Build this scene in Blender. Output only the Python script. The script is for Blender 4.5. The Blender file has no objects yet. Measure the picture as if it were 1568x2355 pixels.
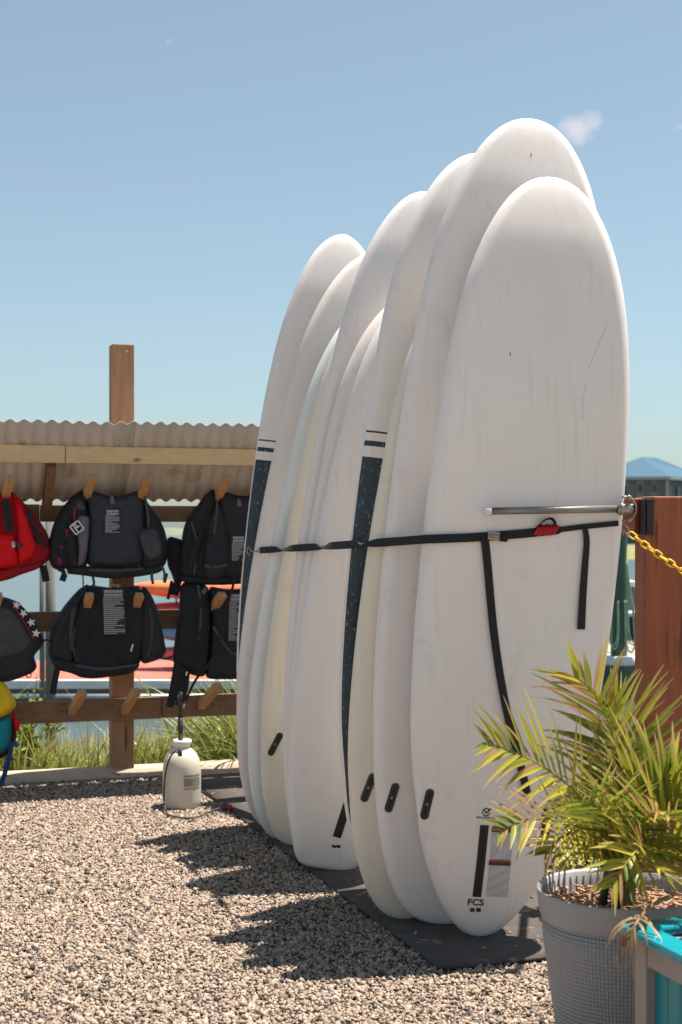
import bpy, bmesh, math, random
import numpy as np
from mathutils import Vector, Matrix, noise
from mathutils.geometry import delaunay_2d_cdt
from mathutils.bvhtree import BVHTree
R = random.Random(7)
rad = math.radians
scene = bpy.context.scene
COL = scene.collection
V = Vector

# ------------------------------------------------------------------ camera
F, H, HZ, CX = 3270.0, 1.25, 1215.0, 784.0
cam_d = bpy.data.cameras.new('camera'); cam = bpy.data.objects.new('camera', cam_d); COL.objects.link(cam)
cam.location = (0, 0, H); cam.rotation_euler = (rad(90), 0, 0)
cam_d.sensor_fit = 'VERTICAL'; cam_d.sensor_height = 36; cam_d.sensor_width = 24
cam_d.lens = F * 36 / 2354.3; cam_d.shift_y = (HZ - 1177.15) / 2354.3
cam_d.clip_start = 0.05; cam_d.clip_end = 9000
cam_d.dof.use_dof = True; cam_d.dof.focus_distance = 4.55; cam_d.dof.aperture_fstop = 5.6
scene.camera = cam

# ------------------------------------------------------------------ world and sun
SUN = V((.274, .155, 1.0)).normalized()
world = bpy.data.worlds.new('World'); scene.world = world; world.use_nodes = True
wn, wl = world.node_tree.nodes, world.node_tree.links
wn.clear()
wout = wn.new('ShaderNodeOutputWorld'); wbg = wn.new('ShaderNodeBackground'); sky = wn.new('ShaderNodeTexSky')
sky.sky_type = 'NISHITA'; sky.sun_disc = False
sky.sun_elevation = math.asin(SUN.z); sky.sun_rotation = math.atan2(SUN.x, SUN.y)
sky.altitude = 0; sky.air_density = 1.0; sky.dust_density = .85; sky.ozone_density = 1.0
wbg.inputs['Strength'].default_value = 0.05
wl.new(wbg.outputs[0], wout.inputs[0])
def wnode(t, **k):
    n = wn.new(t)
    for a, b in k.items(): setattr(n, a, b)
    return n
wtc = wnode('ShaderNodeTexCoord')
def cloud(prev, px, py, sx, sy, amt, nscale, thr, seed):
    d = V(((px - CX) / F, 1, -(py - HZ) / F)).normalized()
    right = V((0, 0, 1)).cross(d).normalized() * -1; up = right.cross(d) * 1.0
    up = V((0, 0, 1)) - d * d.z; up.normalize(); right = d.cross(up)
    def dot(vec, s):
        m = wnode('ShaderNodeVectorMath', operation='DOT_PRODUCT'); wl.new(wtc.outputs['Generated'], m.inputs[0])
        m.inputs[1].default_value = vec / s; return m.outputs['Value']
    a, b = dot(right, sx), dot(up, sy); c = dot(d, 1.0)
    off = d.dot(up) / sy
    def math_(op, x, y=None, clamp=False):
        m = wnode('ShaderNodeMath', operation=op, use_clamp=clamp)
        for i, q in enumerate((x, y)):
            if q is None: continue
            if isinstance(q, (int, float)): m.inputs[i].default_value = q
            else: wl.new(q, m.inputs[i])
        return m.outputs[0]
    r2 = math_('ADD', math_('MULTIPLY', a, a), math_('MULTIPLY', b, b))
    fall = math_('SUBTRACT', 1.0, math_('SQRT', r2))
    nz = wnode('ShaderNodeTexNoise', noise_dimensions='4D'); wl.new(wtc.outputs['Generated'], nz.inputs['Vector'])
    nz.inputs['W'].default_value = seed; nz.inputs['Scale'].default_value = nscale; nz.inputs['Detail'].default_value = 6; nz.inputs['Roughness'].default_value = .55
    v = math_('ADD', math_('MULTIPLY', fall, .9), math_('MULTIPLY', math_('SUBTRACT', nz.outputs['Fac'], .5), 1.9))
    v = math_('MULTIPLY', math_('SUBTRACT', v, thr), 1.8, True)
    v = math_('MULTIPLY', v, math_('GREATER_THAN', c, .5))
    v = math_('MULTIPLY', v, amt)
    mx = wnode('ShaderNodeMixRGB'); wl.new(v, mx.inputs['Fac']); wl.new(prev, mx.inputs['Color1']); mx.inputs['Color2'].default_value = (7.2, 6.9, 6.9, 1)
    return mx.outputs[0]
hsv = wnode('ShaderNodeHueSaturation'); hsv.inputs['Saturation'].default_value = .72; hsv.inputs['Hue'].default_value = .49
tint = wnode('ShaderNodeMixRGB', blend_type='MULTIPLY'); tint.inputs['Fac'].default_value = 1; tint.inputs['Color2'].default_value = (.80, .975, 1.03, 1)
wl.new(sky.outputs[0], tint.inputs['Color1']); wl.new(tint.outputs[0], hsv.inputs['Color'])
cl = cloud(hsv.outputs[0], 1332, 290, .021, .014, .62, 46, .16, 3.1)
cl = cloud(cl, 1568, 292, .008, .003, .22, 60, .15, 5.0)
cl = cloud(cl, 387, 96, .006, .005, .2, 80, .2, 8.0)
wl.new(cl, wbg.inputs['Color'])

sun_d = bpy.data.lights.new('sun', 'SUN'); sun = bpy.data.objects.new('sun', sun_d); COL.objects.link(sun)
sun_d.energy = 4.2; sun_d.angle = rad(.55); sun_d.color = (1, .94, .86)
sun.location = SUN * 30; sun.rotation_euler = SUN.to_track_quat('Z', 'Y').to_euler()
vs = scene.view_settings
vs.view_transform = 'Standard'; vs.look = 'None'; vs.gamma = 1; vs.use_curve_mapping = False; vs.exposure = 1.33
scene.cycles.max_bounces = 8; scene.cycles.caustics_reflective = False; scene.cycles.caustics_refractive = False

# ------------------------------------------------------------------ photo pixel -> place
def U(x, y, Y): return V(((x - CX) / F * Y, Y, H - (y - HZ) / F * Y))
def G(x, y, z=0.0): return U(x, y, (H - z) * F / (y - HZ))
RA, RB = V((.9524, .3048, 0)), V((-.3048, .9524, 0))         # along the jacket rack, and away from the camera
P0 = V((-1.658, 6.916, 0))
def RK(x, y, b):
    d = V(((x - CX) / F, 1, -(y - HZ) / F)); o = V((0, 0, H))
    t = (b - (o - P0).dot(RB)) / d.dot(RB)
    return o + d * t
def rkp(a, b, z): return P0 + RA * a + RB * b + V((0, 0, z))

# ------------------------------------------------------------------ materials
MATS = {}
def pm(name, col, col2=None, scale=8, rough=.6, bump=0, bscale=None, stretch=(1, 1, 1), spec=.4, metal=0, dark=None, dark_thr=.68, dark_scale=30, dark_stretch=None, coord='Object', mid=.5, width=.25, transl=0, sheen=0):
    if name in MATS: return MATS[name]
    m = bpy.data.materials.new(name); m.use_nodes = True; MATS[name] = m
    nt = m.node_tree; n, l = nt.nodes, nt.links
    b = n['Principled BSDF']; b.inputs['Roughness'].default_value = rough; b.inputs['Metallic'].default_value = metal
    b.inputs['Specular IOR Level'].default_value = spec
    tc = n.new('ShaderNodeTexCoord')
    mp = n.new('ShaderNodeMapping'); mp.inputs['Scale'].default_value = stretch; l.new(tc.outputs[coord], mp.inputs['Vector'])
    nz = n.new('ShaderNodeTexNoise'); nz.inputs['Scale'].default_value = scale; nz.inputs['Detail'].default_value = 5; nz.inputs['Roughness'].default_value = .6
    l.new(mp.outputs[0], nz.inputs['Vector'])
    rp = n.new('ShaderNodeValToRGB'); l.new(nz.outputs['Fac'], rp.inputs['Fac'])
    c2 = col2 or tuple(x * .82 for x in col)
    rp.color_ramp.elements[0].position = mid - width; rp.color_ramp.elements[1].position = mid + width
    rp.color_ramp.elements[0].color = (*c2, 1); rp.color_ramp.elements[1].color = (*col, 1)
    out = rp.outputs[0]
    if dark:
        mp2 = n.new('ShaderNodeMapping'); mp2.inputs['Scale'].default_value = dark_stretch or stretch; l.new(tc.outputs[coord], mp2.inputs['Vector'])
        n2 = n.new('ShaderNodeTexNoise'); n2.inputs['Scale'].default_value = dark_scale; n2.inputs['Detail'].default_value = 3
        l.new(mp2.outputs[0], n2.inputs['Vector'])
        r2 = n.new('ShaderNodeValToRGB'); r2.color_ramp.elements[0].position = dark_thr; r2.color_ramp.elements[1].position = dark_thr + .06
        l.new(n2.outputs['Fac'], r2.inputs['Fac'])
        mx = n.new('ShaderNodeMixRGB'); l.new(r2.outputs[0], mx.inputs['Fac']); l.new(out, mx.inputs['Color1']); mx.inputs['Color2'].default_value = (*dark, 1)
        out = mx.outputs[0]
    l.new(out, b.inputs['Base Color'])
    if bump:
        nb = n.new('ShaderNodeTexNoise'); nb.inputs['Scale'].default_value = bscale or scale * 4; nb.inputs['Detail'].default_value = 4
        l.new(mp.outputs[0], nb.inputs['Vector'])
        bp = n.new('ShaderNodeBump'); bp.inputs['Strength'].default_value = bump; bp.inputs['Distance'].default_value = .01
        l.new(nb.outputs['Fac'], bp.inputs['Height']); l.new(bp.outputs[0], b.inputs['Normal'])
    if transl:
        tr = n.new('ShaderNodeBsdfTranslucent'); l.new(out, tr.inputs['Color'])
        ms = n.new('ShaderNodeMixShader'); ms.inputs[0].default_value = transl
        l.new(b.outputs[0], ms.inputs[1]); l.new(tr.outputs[0], ms.inputs[2]); l.new(ms.outputs[0], n['Material Output'].inputs[0])
    return m
def wood(name, col, col2, axis=2, **k):
    st = [14, 14, 14]; st[axis] = 1.1
    return pm(name, col, col2, scale=3.2, rough=.75, bump=.25, bscale=9, stretch=tuple(st), dark=tuple(x * .45 for x in col2), dark_thr=.66, dark_scale=2.2, spec=.2, **k)

# ------------------------------------------------------------------ mesh building
class MB:
    def __init__(s): s.v, s.f, s.m, s.uv = [], [], [], {}
    def add(s, vs_, fs, m=0):
        o = len(s.v); s.v += [V(p) for p in vs_]
        for f in fs: s.f.append(tuple(i + o for i in f)); s.m.append(m)
        return o
    def box(s, c, sx, sy, sz, ax=V((1, 0, 0)), ay=V((0, 1, 0)), az=V((0, 0, 1)), m=0, taper=1.0):
        c = V(c); p = []
        for k in (-1, 1):
            t = taper if k > 0 else 1
            for i, j in ((-1, -1), (1, -1), (1, 1), (-1, 1)):
                p.append(c + ax * (i * sx / 2 * t) + ay * (j * sy / 2 * t) + az * (k * sz / 2))
        s.add(p, [(0, 3, 2, 1), (4, 5, 6, 7), (0, 1, 5, 4), (1, 2, 6, 5), (2, 3, 7, 6), (3, 0, 4, 7)], m); return s
    def bar(s, p, q, w, h, up=V((0, 0, 1)), m=0):
        p, q = V(p), V(q); az = (q - p).normalized(); ax = up.cross(az)
        if ax.length < 1e-4: ax = V((1, 0, 0)).cross(az)
        ax.normalize(); ay = az.cross(ax)
        return s.box((p + q) / 2, w, h, (q - p).length, ax, ay, az, m)
    def tube(s, pts, r, seg=8, m=0, closed=False, cap=True):
        pts = [V(p) for p in pts]; n = len(pts); rs = r if isinstance(r, (list, tuple)) else [r] * n
        ring = []; px = None
        for i, p in enumerate(pts):
            if closed: t = pts[(i + 1) % n] - pts[i - 1]
            else: t = pts[min(i + 1, n - 1)] - pts[max(i - 1, 0)]
            t.normalize()
            if px is None: px = t.orthogonal().normalized()
            px = (px - t * px.dot(t)).normalized(); py = t.cross(px)
            ring.append([p + (px * math.cos(2 * math.pi * k / seg) + py * math.sin(2 * math.pi * k / seg)) * rs[i] for k in range(seg)])
        vs_ = [q for r_ in ring for q in r_]; fs = []
        for i in range(n if closed else n - 1):
            j = (i + 1) % n
            for k in range(seg):
                k2 = (k + 1) % seg; fs.append((i * seg + k, i * seg + k2, j * seg + k2, j * seg + k))
        if cap and not closed: fs += [tuple(range(seg))[::-1], tuple((n - 1) * seg + k for k in range(seg))]
        s.add(vs_, fs, m); return s
    def lathe(s, prof, c, seg=32, m=0, cap=True):
        c = V(c); vs_ = []; fs = []
        for r, z in prof:
            vs_ += [c + V((r * math.cos(2 * math.pi * k / seg), r * math.sin(2 * math.pi * k / seg), z)) for k in range(seg)]
        n = len(prof)
        for i in range(n - 1):
            for k in range(seg):
                k2 = (k + 1) % seg; fs.append((i * seg + k, i * seg + k2, (i + 1) * seg + k2, (i + 1) * seg + k))
        if cap: fs += [tuple(range(seg))[::-1], tuple((n - 1) * seg + k for k in range(seg))]
        s.add(vs_, fs, m); return s
    def ribbon(s, pts, w, side, th=.002, m=0):
        # a strap: pts centre line, side = width direction(s)
        pts = [V(p) for p in pts]; n = len(pts); a = []
        for i, p in enumerate(pts):
            t = (pts[min(i + 1, n - 1)] - pts[max(i - 1, 0)]).normalized()
            sd = V(side[i] if isinstance(side, list) else side); sd = (sd - t * sd.dot(t)).normalized(); nn = sd.cross(t)
            ww = w[i] if isinstance(w, list) else w
            a += [p - sd * ww / 2 - nn * th / 2, p + sd * ww / 2 - nn * th / 2, p + sd * ww / 2 + nn * th / 2, p - sd * ww / 2 + nn * th / 2]
        fs = []
        for i in range(n - 1):
            for k in range(4): fs.append((i * 4 + k, i * 4 + (k + 1) % 4, i * 4 + 4 + (k + 1) % 4, i * 4 + 4 + k))
        fs += [(3, 2, 1, 0), tuple(4 * (n - 1) + k for k in range(4))]
        s.add(a, fs, m); return s
WL = {}
def obj(name, mb, mats, parent=None, smooth=False, bevel=0, label=None, cat=None, group=None, kind=None, auto=None):
    me = bpy.data.meshes.new(name)
    me.from_pydata([tuple(p) for p in mb.v], [], mb.f)
    mats = mats if isinstance(mats, (list, tuple)) else [mats]
    for m in mats: me.materials.append(m)
    if len(mats) > 1: me.polygons.foreach_set('material_index', mb.m)
    if smooth: me.polygons.foreach_set('use_smooth', [True] * len(me.polygons))
    o = bpy.data.objects.new(name, me); COL.objects.link(o)
    if bevel:
        bv = o.modifiers.new('bevel', 'BEVEL'); bv.width = bevel; bv.segments = 2; bv.limit_method = 'ANGLE'; bv.angle_limit = rad(40)
    me.validate(); me.update()
    if parent is not None: 
        o.parent = parent; o.matrix_parent_inverse = Matrix.Translation(-WL[parent.name]); WL[o.name] = V((0, 0, 0))
    else: WL[o.name] = V((0, 0, 0))
    tag(o, label, cat, group, kind)
    return o
def tag(o, label=None, cat=None, group=None, kind=None):
    for k, v_ in (('label', label), ('category', cat), ('group', group), ('kind', kind)):
        if v_: o[k] = v_
def thing(name, label, cat, loc=(0, 0, 0), group=None):
    o = bpy.data.objects.new(name, None); COL.objects.link(o); o.location = loc; o.empty_display_size = .1
    WL[o.name] = V(loc); tag(o, label, cat, group); return o
def smooth_pts(pts, n=8):
    pts = [V(p) for p in pts]; out = []
    for i in range(len(pts) - 1):
        a, b, c, d = pts[max(i - 1, 0)], pts[i], pts[i + 1], pts[min(i + 2, len(pts) - 1)]
        for k in range(n):
            t = k / n
            out.append(.5 * (2 * b + (c - a) * t + (2 * a - 5 * b + 4 * c - d) * t * t + (3 * b - a - 3 * c + d) * t ** 3))
    out.append(pts[-1]); return out

# ================================================================== GROUND, WATER, FAR LAND
m_gravelbase = pm('gravel_base', (.35, .28, .22), (.18, .14, .11), scale=90, rough=.9, bump=.8, bscale=160)
m_water = pm('water', (.07, .10, .105), (.05, .075, .08), scale=.35, rough=.22, bump=1.0, bscale=3.2, stretch=(1, 2.2, 1), spec=.5, coord='Object')
m_soil = pm('soil', (.12, .09, .06), (.05, .04, .03), scale=14, rough=.95, bump=.7)
def ground_z(x, y):
    b = (V((x, y, 0)) - P0).dot(RB)
    if b < .1: return 0.0
    t = min(1, (b - .1) / 2.6); return -1.15 * (t * t * (3 - 2 * t))
xs = np.concatenate([np.linspace(-60, -10, 8), np.linspace(-9, 9, 70), np.linspace(10, 60, 8)]); ys = np.concatenate([np.linspace(-90, -6, 10), np.linspace(-4, 40, 200)]); nx, ny = len(xs), len(ys); mb = MB()
mb.v = [V((x, y, ground_z(x, y))) for y in ys for x in xs]
for j in range(ny - 1):
    for i in range(nx - 1):
        a = j * nx + i; c = V(((xs[i] + xs[i + 1]) / 2, (ys[j] + ys[j + 1]) / 2, 0))
        mb.f.append((a, a + 1, a + nx + 1, a + nx)); mb.m.append(1 if (c - P0).dot(RB) > .1 or (c.x > .95 and c.y > 4.9) else 2 if (3.1 < c.y and -2.3 < c.x < 1.3) else 0)
obj('ground', mb, [m_gravelbase, m_soil, pm('gravel_bed', (.10, .085, .07), (.05, .042, .036), scale=60, rough=.95)], smooth=True, kind='structure')
mb = MB(); WZ = -.7
mb.add([(-4000, -30, WZ), (4000, -30, WZ), (4000, 6000, WZ), (-4000, 6000, WZ)], [(0, 1, 2, 3)])
obj('water', mb, m_water, kind='structure')
m_olive = pm('dark_olive', (.085, .085, .06), (.045, .048, .035), scale=3, rough=.7, bump=.6)  # dark olive sheet lying just above the water behind the jacket rack
mb = MB(); n = 40
for j, (bb, zz) in enumerate(((1.2, -.9), (2.0, -.68), (4.5, -.655), (6.0, -.67), (6.7, -.75))):
    for i in range(n): mb.v.append(rkp(-5 + 9 * i / (n - 1), bb + .25 * noise.noise(V((i * .4, j, 0))), zz + .02 * noise.noise(V((i * .7, j * 2, 5)))))
for j in range(4):
    for i in range(n - 1): mb.f.append((j * n + i, j * n + i + 1, (j + 1) * n + i + 1, (j + 1) * n + i)); mb.m.append(0)
obj('olive_sheet', mb, m_olive, smooth=True, kind='structure')
m_marsh = pm('marsh_grass', (.27, .24, .075), (.12, .13, .04), scale=6, rough=.9, stretch=(1, 1, 8), bump=.5)
m_far = pm('far_shore', (.20, .21, .13), (.10, .12, .08), scale=.05, rough=.9)
def bank(name, y0, y1, x0, x1, h, mat, n=160, seed=0, kind='structure'):
    mb = MB(); rows = 5
    for j in range(rows):
        t = j / (rows - 1)
        for i in range(n):
            x = x0 + (x1 - x0) * i / (n - 1)
            hh = WZ - .02 + h * (0, .8, 1, .95, .7)[j] * (.75 + .5 * noise.noise(V((x * .08 + seed, j * .7, seed))) + .25 * noise.noise(V((x * .9, j, seed))))
            mb.v.append(V((x, y0 + (y1 - y0) * (0, .04, .2, .6, 1)[j] + noise.noise(V((x * .05, seed, 1))) * (y1 - y0) * .3, hh)))
    for j in range(rows - 1):
        for i in range(n - 1): mb.f.append((j * n + i, j * n + i + 1, (j + 1) * n + i + 1, (j + 1) * n + i)); mb.m.append(0)
    return obj(name, mb, mat, smooth=True, kind=kind)
bank('marsh', 90, 135, -160, 200, .72, m_marsh, n=500, seed=2, kind='stuff')
bank('far_shore', 420, 700, -900, 900, 2.6, m_far, n=300, seed=9)

# gravel: loose crushed stones, nobody could count them
def build_gravel():
    rng = np.random.default_rng(3)
    N = 400000
    Y = rng.uniform(3.15, 7.15, N); X = rng.uniform(-2.35, 1.35, N)
    d = (X - P0.x) * RB.x + (Y - P0.y) * RB.y
    keep = (X > -.262 * Y - .32) & (d < -.005) & (X < .30 * Y + .12) & (X < 1.25)
    # not under the mats (their left edge) apart from a ragged margin
    ex, ey = MAT_L0.x, MAT_L0.y; dx, dy = MAT_L1.x - ex, MAT_L1.y - ey; ln = math.hypot(dx, dy)
    side = ((X - ex) * dy - (Y - ey) * dx) / ln          # >0 to the left-front of the edge
    fx, fy = MAT_L1.x, MAT_L1.y; gx, gy = MAT_R1.x - fx, MAT_R1.y - fy; gl = math.hypot(gx, gy)
    front = ((X - fx) * gy - (Y - fy) * gx) / gl
    jag = rng.normal(0, .008, N)
    across = (X - MAT_L0.x) * fr.x + (Y - MAT_L0.y) * fr.y
    onmat = (across < MAT_W - .004 + jag) & (side * MSIGN[0] > .004 + jag) & (front * MSIGN[1] > .004 + jag) & (X < MAT_XMAX)
    spill = rng.uniform(0, 1, N) < .0025
    keep &= (~onmat) | spill
    X, Y, onmat = X[keep], Y[keep], onmat[keep]; N = len(X)
    size = np.clip(rng.lognormal(math.log(.0034), .34, N), .0018, .0088)
    Z = rng.uniform(-.003, .007, N) + size * .25 + np.where(onmat, .014, 0)
    cube = np.array([(-1, -1, -1), (1, -1, -1), (1, 1, -1), (-1, 1, -1), (-1, -1, 1), (1, -1, 1), (1, 1, 1), (-1, 1, 1)], float)
    P = cube[None] * (1 + rng.uniform(-.42, .42, (N, 8, 3)))
    P[:, 4:, :2] *= rng.uniform(.45, .95, (N, 1, 1))
    P *= np.stack([rng.uniform(.8, 1.5, N), rng.uniform(.55, 1.0, N), rng.uniform(.45, .95, N)], 1)[:, None]
    # random rotation
    q = rng.normal(0, 1, (N, 4)); q[:, 1:3] *= .8; q /= np.linalg.norm(q, axis=1, keepdims=True)
    w, x, y, z = q.T
    M = np.stack([1 - 2 * (y * y + z * z), 2 * (x * y - z * w), 2 * (x * z + y * w), 2 * (x * y + z * w), 1 - 2 * (x * x + z * z), 2 * (y * z - x * w), 2 * (x * z - y * w), 2 * (y * z + x * w), 1 - 2 * (x * x + y * y)], 1).reshape(N, 3, 3)
    yaw = rng.uniform(0, 6.283, N); c, s = np.cos(yaw), np.sin(yaw)
    P = np.einsum('nij,nkj->nki', M, P) * size[:, None, None]
    P = np.stack([P[..., 0] * c[:, None] - P[..., 1] * s[:, None], P[..., 0] * s[:, None] + P[..., 1] * c[:, None], P[..., 2]], -1)
    P += np.stack([X, Y, Z], 1)[:, None]
    quads = np.array([(0, 3, 2, 1), (4, 5, 6, 7), (0, 1, 5, 4), (1, 2, 6, 5), (2, 3, 7, 6), (3, 0, 4, 7)])
    Fc = (quads[None] + np.arange(N)[:, None, None] * 8).reshape(-1)
    me = bpy.data.meshes.new('gravel')
    me.vertices.add(N * 8); me.vertices.foreach_set('co', P.reshape(-1).astype(np.float32))
    me.loops.add(len(Fc)); me.loops.foreach_set('vertex_index', Fc.astype(np.int32))
    nf = N * 6; me.polygons.add(nf); me.polygons.foreach_set('loop_start', np.arange(0, nf * 4, 4, dtype=np.int32))
    pal = np.array([(.46, .365, .285), (.52, .42, .335), (.36, .305, .255), (.43, .335, .26), (.58, .49, .41), (.23, .20, .18), (.085, .076, .07), (.47, .35, .275)])
    pr = np.array([.2, .16, .14, .13, .07, .11, .12, .08])
    cidx = rng.choice(len(pal), N, p=pr / pr.sum()); cc = np.clip(pal[cidx] * rng.uniform(.85, 1.12, (N, 1)), 0, 1)
    at = me.color_attributes.new('stone', 'FLOAT_COLOR', 'POINT')
    at.data.foreach_set('color', np.concatenate([np.repeat(cc, 8, 0), np.ones((N * 8, 1))], 1).reshape(-1).astype(np.float32))
    me.update(calc_edges=True)
    m = bpy.data.materials.new('gravel_stones'); m.use_nodes = True
    n, l = m.node_tree.nodes, m.node_tree.links; b = n['Principled BSDF']; b.inputs['Roughness'].default_value = .85; b.inputs['Specular IOR Level'].default_value = .2
    a = n.new('ShaderNodeVertexColor'); a.layer_name = 'stone'
    nz = n.new('ShaderNodeTexNoise'); nz.inputs['Scale'].default_value = 260; tc = n.new('ShaderNodeTexCoord'); l.new(tc.outputs['Object'], nz.inputs['Vector'])
    mx = n.new('ShaderNodeMixRGB'); mx.blend_type = 'MULTIPLY'; mx.inputs['Fac'].default_value = .45
    l.new(a.outputs['Color'], mx.inputs['Color1']); l.new(nz.outputs['Fac'], mx.inputs['Color2'])
    br = n.new('ShaderNodeMixRGB'); br.blend_type = 'MULTIPLY'; br.inputs['Fac'].default_value = 1; br.inputs['Color2'].default_value = (1.04, .99, .945, 1)
    l.new(mx.outputs[0], br.inputs['Color1']); l.new(br.outputs[0], b.inputs['Base Color'])
    me.materials.append(m)
    o = bpy.data.objects.new('gravel', me); COL.objects.link(o); tag(o, kind='stuff')
MAT_L0, MAT_L1, MAT_R1 = G(440, 1800), G(1010, 2238), G(1268, 2216)
MAT_XMAX = 1.05
_c = V((.35, 4.9, 0))
def _sd(p, a, b): return ((p.x - a.x) * (b.y - a.y) - (p.y - a.y) * (b.x - a.x))
MSIGN = (math.copysign(1, _sd(_c, MAT_L0, MAT_L1)), math.copysign(1, _sd(_c, MAT_L1, MAT_R1)))

# rubber mats
m_mat = pm('mat_rubber', (.095, .078, .066), (.06, .05, .044), scale=26, rough=.85, bump=.35, bscale=120, dark=(.20, .165, .14), dark_thr=.62, dark_scale=9, spec=.3)
ed = (MAT_L1 - MAT_L0); L_ = ed.length; ed.normalize(); fr = (MAT_R1 - MAT_L1); fr = (fr - ed * fr.dot(ed)).normalized()
MAT_W = .74
build_gravel()
def mat_piece(s0, s1, w, z, label, n=24):
    mb = MB(); top = []
    for i in range(n + 1):
        s = s0 + (s1 - s0) * i / n
        for j in range(7):
            p = MAT_L0 + ed * s + fr * (w * j / 6); p.z = z + .012 + .003 * noise.noise(p * 3)
            top.append(p)
    mb.add(top, [(i * 7 + j, i * 7 + j + 1, i * 7 + 8 + j, i * 7 + 7 + j) for i in range(n) for j in range(6)])
    o = obj('rubber_mat', mb, m_mat, smooth=True, label=label, cat='rubber mat', group='rubber mats under the boards')
    sd = o.modifiers.new('thick', 'SOLIDIFY'); sd.thickness = .011; sd.offset = 0
mat_piece(.02, L_ * .395, MAT_W, 0.0, 'far black rubber mat beside the white sprayer, half in roof shade')
mat_piece(L_ * .40, L_, MAT_W + .01, 0.0, 'near black rubber mat under the front boards, sunlit front edge')

# ================================================================== HOUSE AND DOCK BEYOND
def house():
    Y = 150.0
    def q(x, y, dy=0): return U(x, y, Y + dy)
    t = thing('house', 'distant grey house with a blue hipped roof across the water', 'house', (q(1533, 1143)).to_tuple()[:2] + (WZ,))
    mw = pm('house_wall', (.17, .165, .17), (.12, .12, .125), scale=.3, rough=.8); mr = pm('house_roof', (.04, .115, .18), (.033, .095, .15), scale=.8, rough=.8, stretch=(1, 1, .1))
    mt = pm('house_trim', (.4, .4, .39), rough=.6); mg = pm('house_glass', (.06, .08, .1), rough=.1); mtk = pm('house_curtain', (.23, .225, .23), rough=.7)
    c = q(1533, 1097); zt = c.z; zb = WZ + .3
    A = V((c.x, c.y, 0)); dl = V((-.985, .17, 0)); dr = V((.62, .785, 0)); wl_, wr = 7.6, 9.0
    mb = MB()
    P = [A, A + dl * wl_, A + dl * wl_ + dr * wr, A + dr * wr]
    mb.add([p + V((0, 0, z)) for z in (zb, zt) for p in P], [(0, 1, 5, 4), (1, 2, 6, 5), (2, 3, 7, 6), (3, 0, 4, 7), (4, 5, 6, 7)])
    obj('wall', mb, mw, t)
    mb = MB(); o = .5
    E = [A - dl * o - dr * o, A + dl * (wl_ + o) - dr * o, A + dl * (wl_ + o) + dr * (wr + o), A - dl * o + dr * (wr + o)]
    ctr = (P[0] + P[1] + P[2] + P[3]) / 4; r1 = ctr + dl * .3 - dr * 1.2; r2 = ctr - dl * .3 + dr * 1.2
    zr = q(1540, 1055).z + .35
    mb.add([p + V((0, 0, zt + .05)) for p in E] + [r1 + V((0, 0, zr)), r2 + V((0, 0, zr))], [(0, 4, 1), (1, 4, 5, 2), (2, 5, 3), (3, 5, 4, 0), (0, 1, 2, 3)])
    rf = obj('roof', mb, mr, t)
    mb = MB(); pv = (P[1] + r1) / 2 * 1; mb.lathe([(.12, 0), (.12, .5)], (pv.x - .2, pv.y - 1, zt + (zr - zt) * .42 + .1), 8); obj('vent_pipe', mb, mw, rf)
    for k in range(4):
        mb = MB(); mb.bar(E[k] + V((0, 0, zt - .12)), E[(k + 1) % 4] + V((0, 0, zt - .12)), .12, .3); obj('eave_trim', mb, mt, t)
    mb = MB(); mb.bar(A + V((0, 0, zb)) - dl * .02, A + V((0, 0, zt)) - dl * .02, .32, .32); obj('corner_trim', mb, mt, t)
    for i, (f, w, z0, z1) in enumerate(((.17, .7, .52, .95), (.36, .8, .5, .95), (.58, 1.0, .35, .95), (.80, .8, .2, .9))):
        p = A + dl * (wl_ * f); nrm = V((-.17, -.985, 0)); zz0 = zt - 3.0 + 3 * z0 - .5; zz1 = zt - .3
        mb = MB(); mb.box(p + nrm * .03 + V((0, 0, (zz0 + zz1) / 2)), w, .1, zz1 - zz0, dl, nrm); w_ = obj('window', mb, mtk if i in (0, 1, 2) else mg, t)
        mb = MB(); mb.box(p + nrm * .07 + V((0, 0, (zz0 + zz1) / 2 - .05)), w * .7, .06, (zz1 - zz0) * .5, dl, nrm); obj('pane', mb, mg, w_)
    for f in (.05, .3, .5, .7, .95):
        p = A + dr * (wr * f); mb = MB(); mb.box(p + V((.08, -.08, zt - 1.6)), .9, .1, 1.3, dr, V((.785, -.62, 0))); obj('window', mb, mg, t)
    # a rail deck in front of the house
    mb = MB(); z = zt - 2.3
    mb.bar(A + dl * wl_ - dr * 1.2 + V((0, 0, z)), A - dr * 1.2 + V((0, 0, z)), .12, .12); obj('deck_rail', mb, mt, t)
house()

m_dockwood = wood('dock_wood', (.42, .36, .29), (.27, .23, .19), axis=0)
m_piling = pm('piling_green', (.10, .17, .12), (.05, .085, .06), scale=6, rough=.8, bump=.5, stretch=(3, 3, .6), dark=(.12, .09, .07), dark_thr=.6, dark_scale=3)
m_grey = pm('weathered_grey_wood', (.19, .175, .155), (.12, .11, .10), scale=4, rough=.85, bump=.4, stretch=(9, 9, 1))
m_whitep = pm('white_plastic', (.78, .77, .75), (.66, .65, .62), scale=5, rough=.45)
m_alu = pm('aluminium', (.55, .56, .57), (.42, .43, .44), scale=8, rough=.35, metal=.8)
m_dark = pm('dark_void', (.03, .03, .03), rough=.8)
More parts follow.
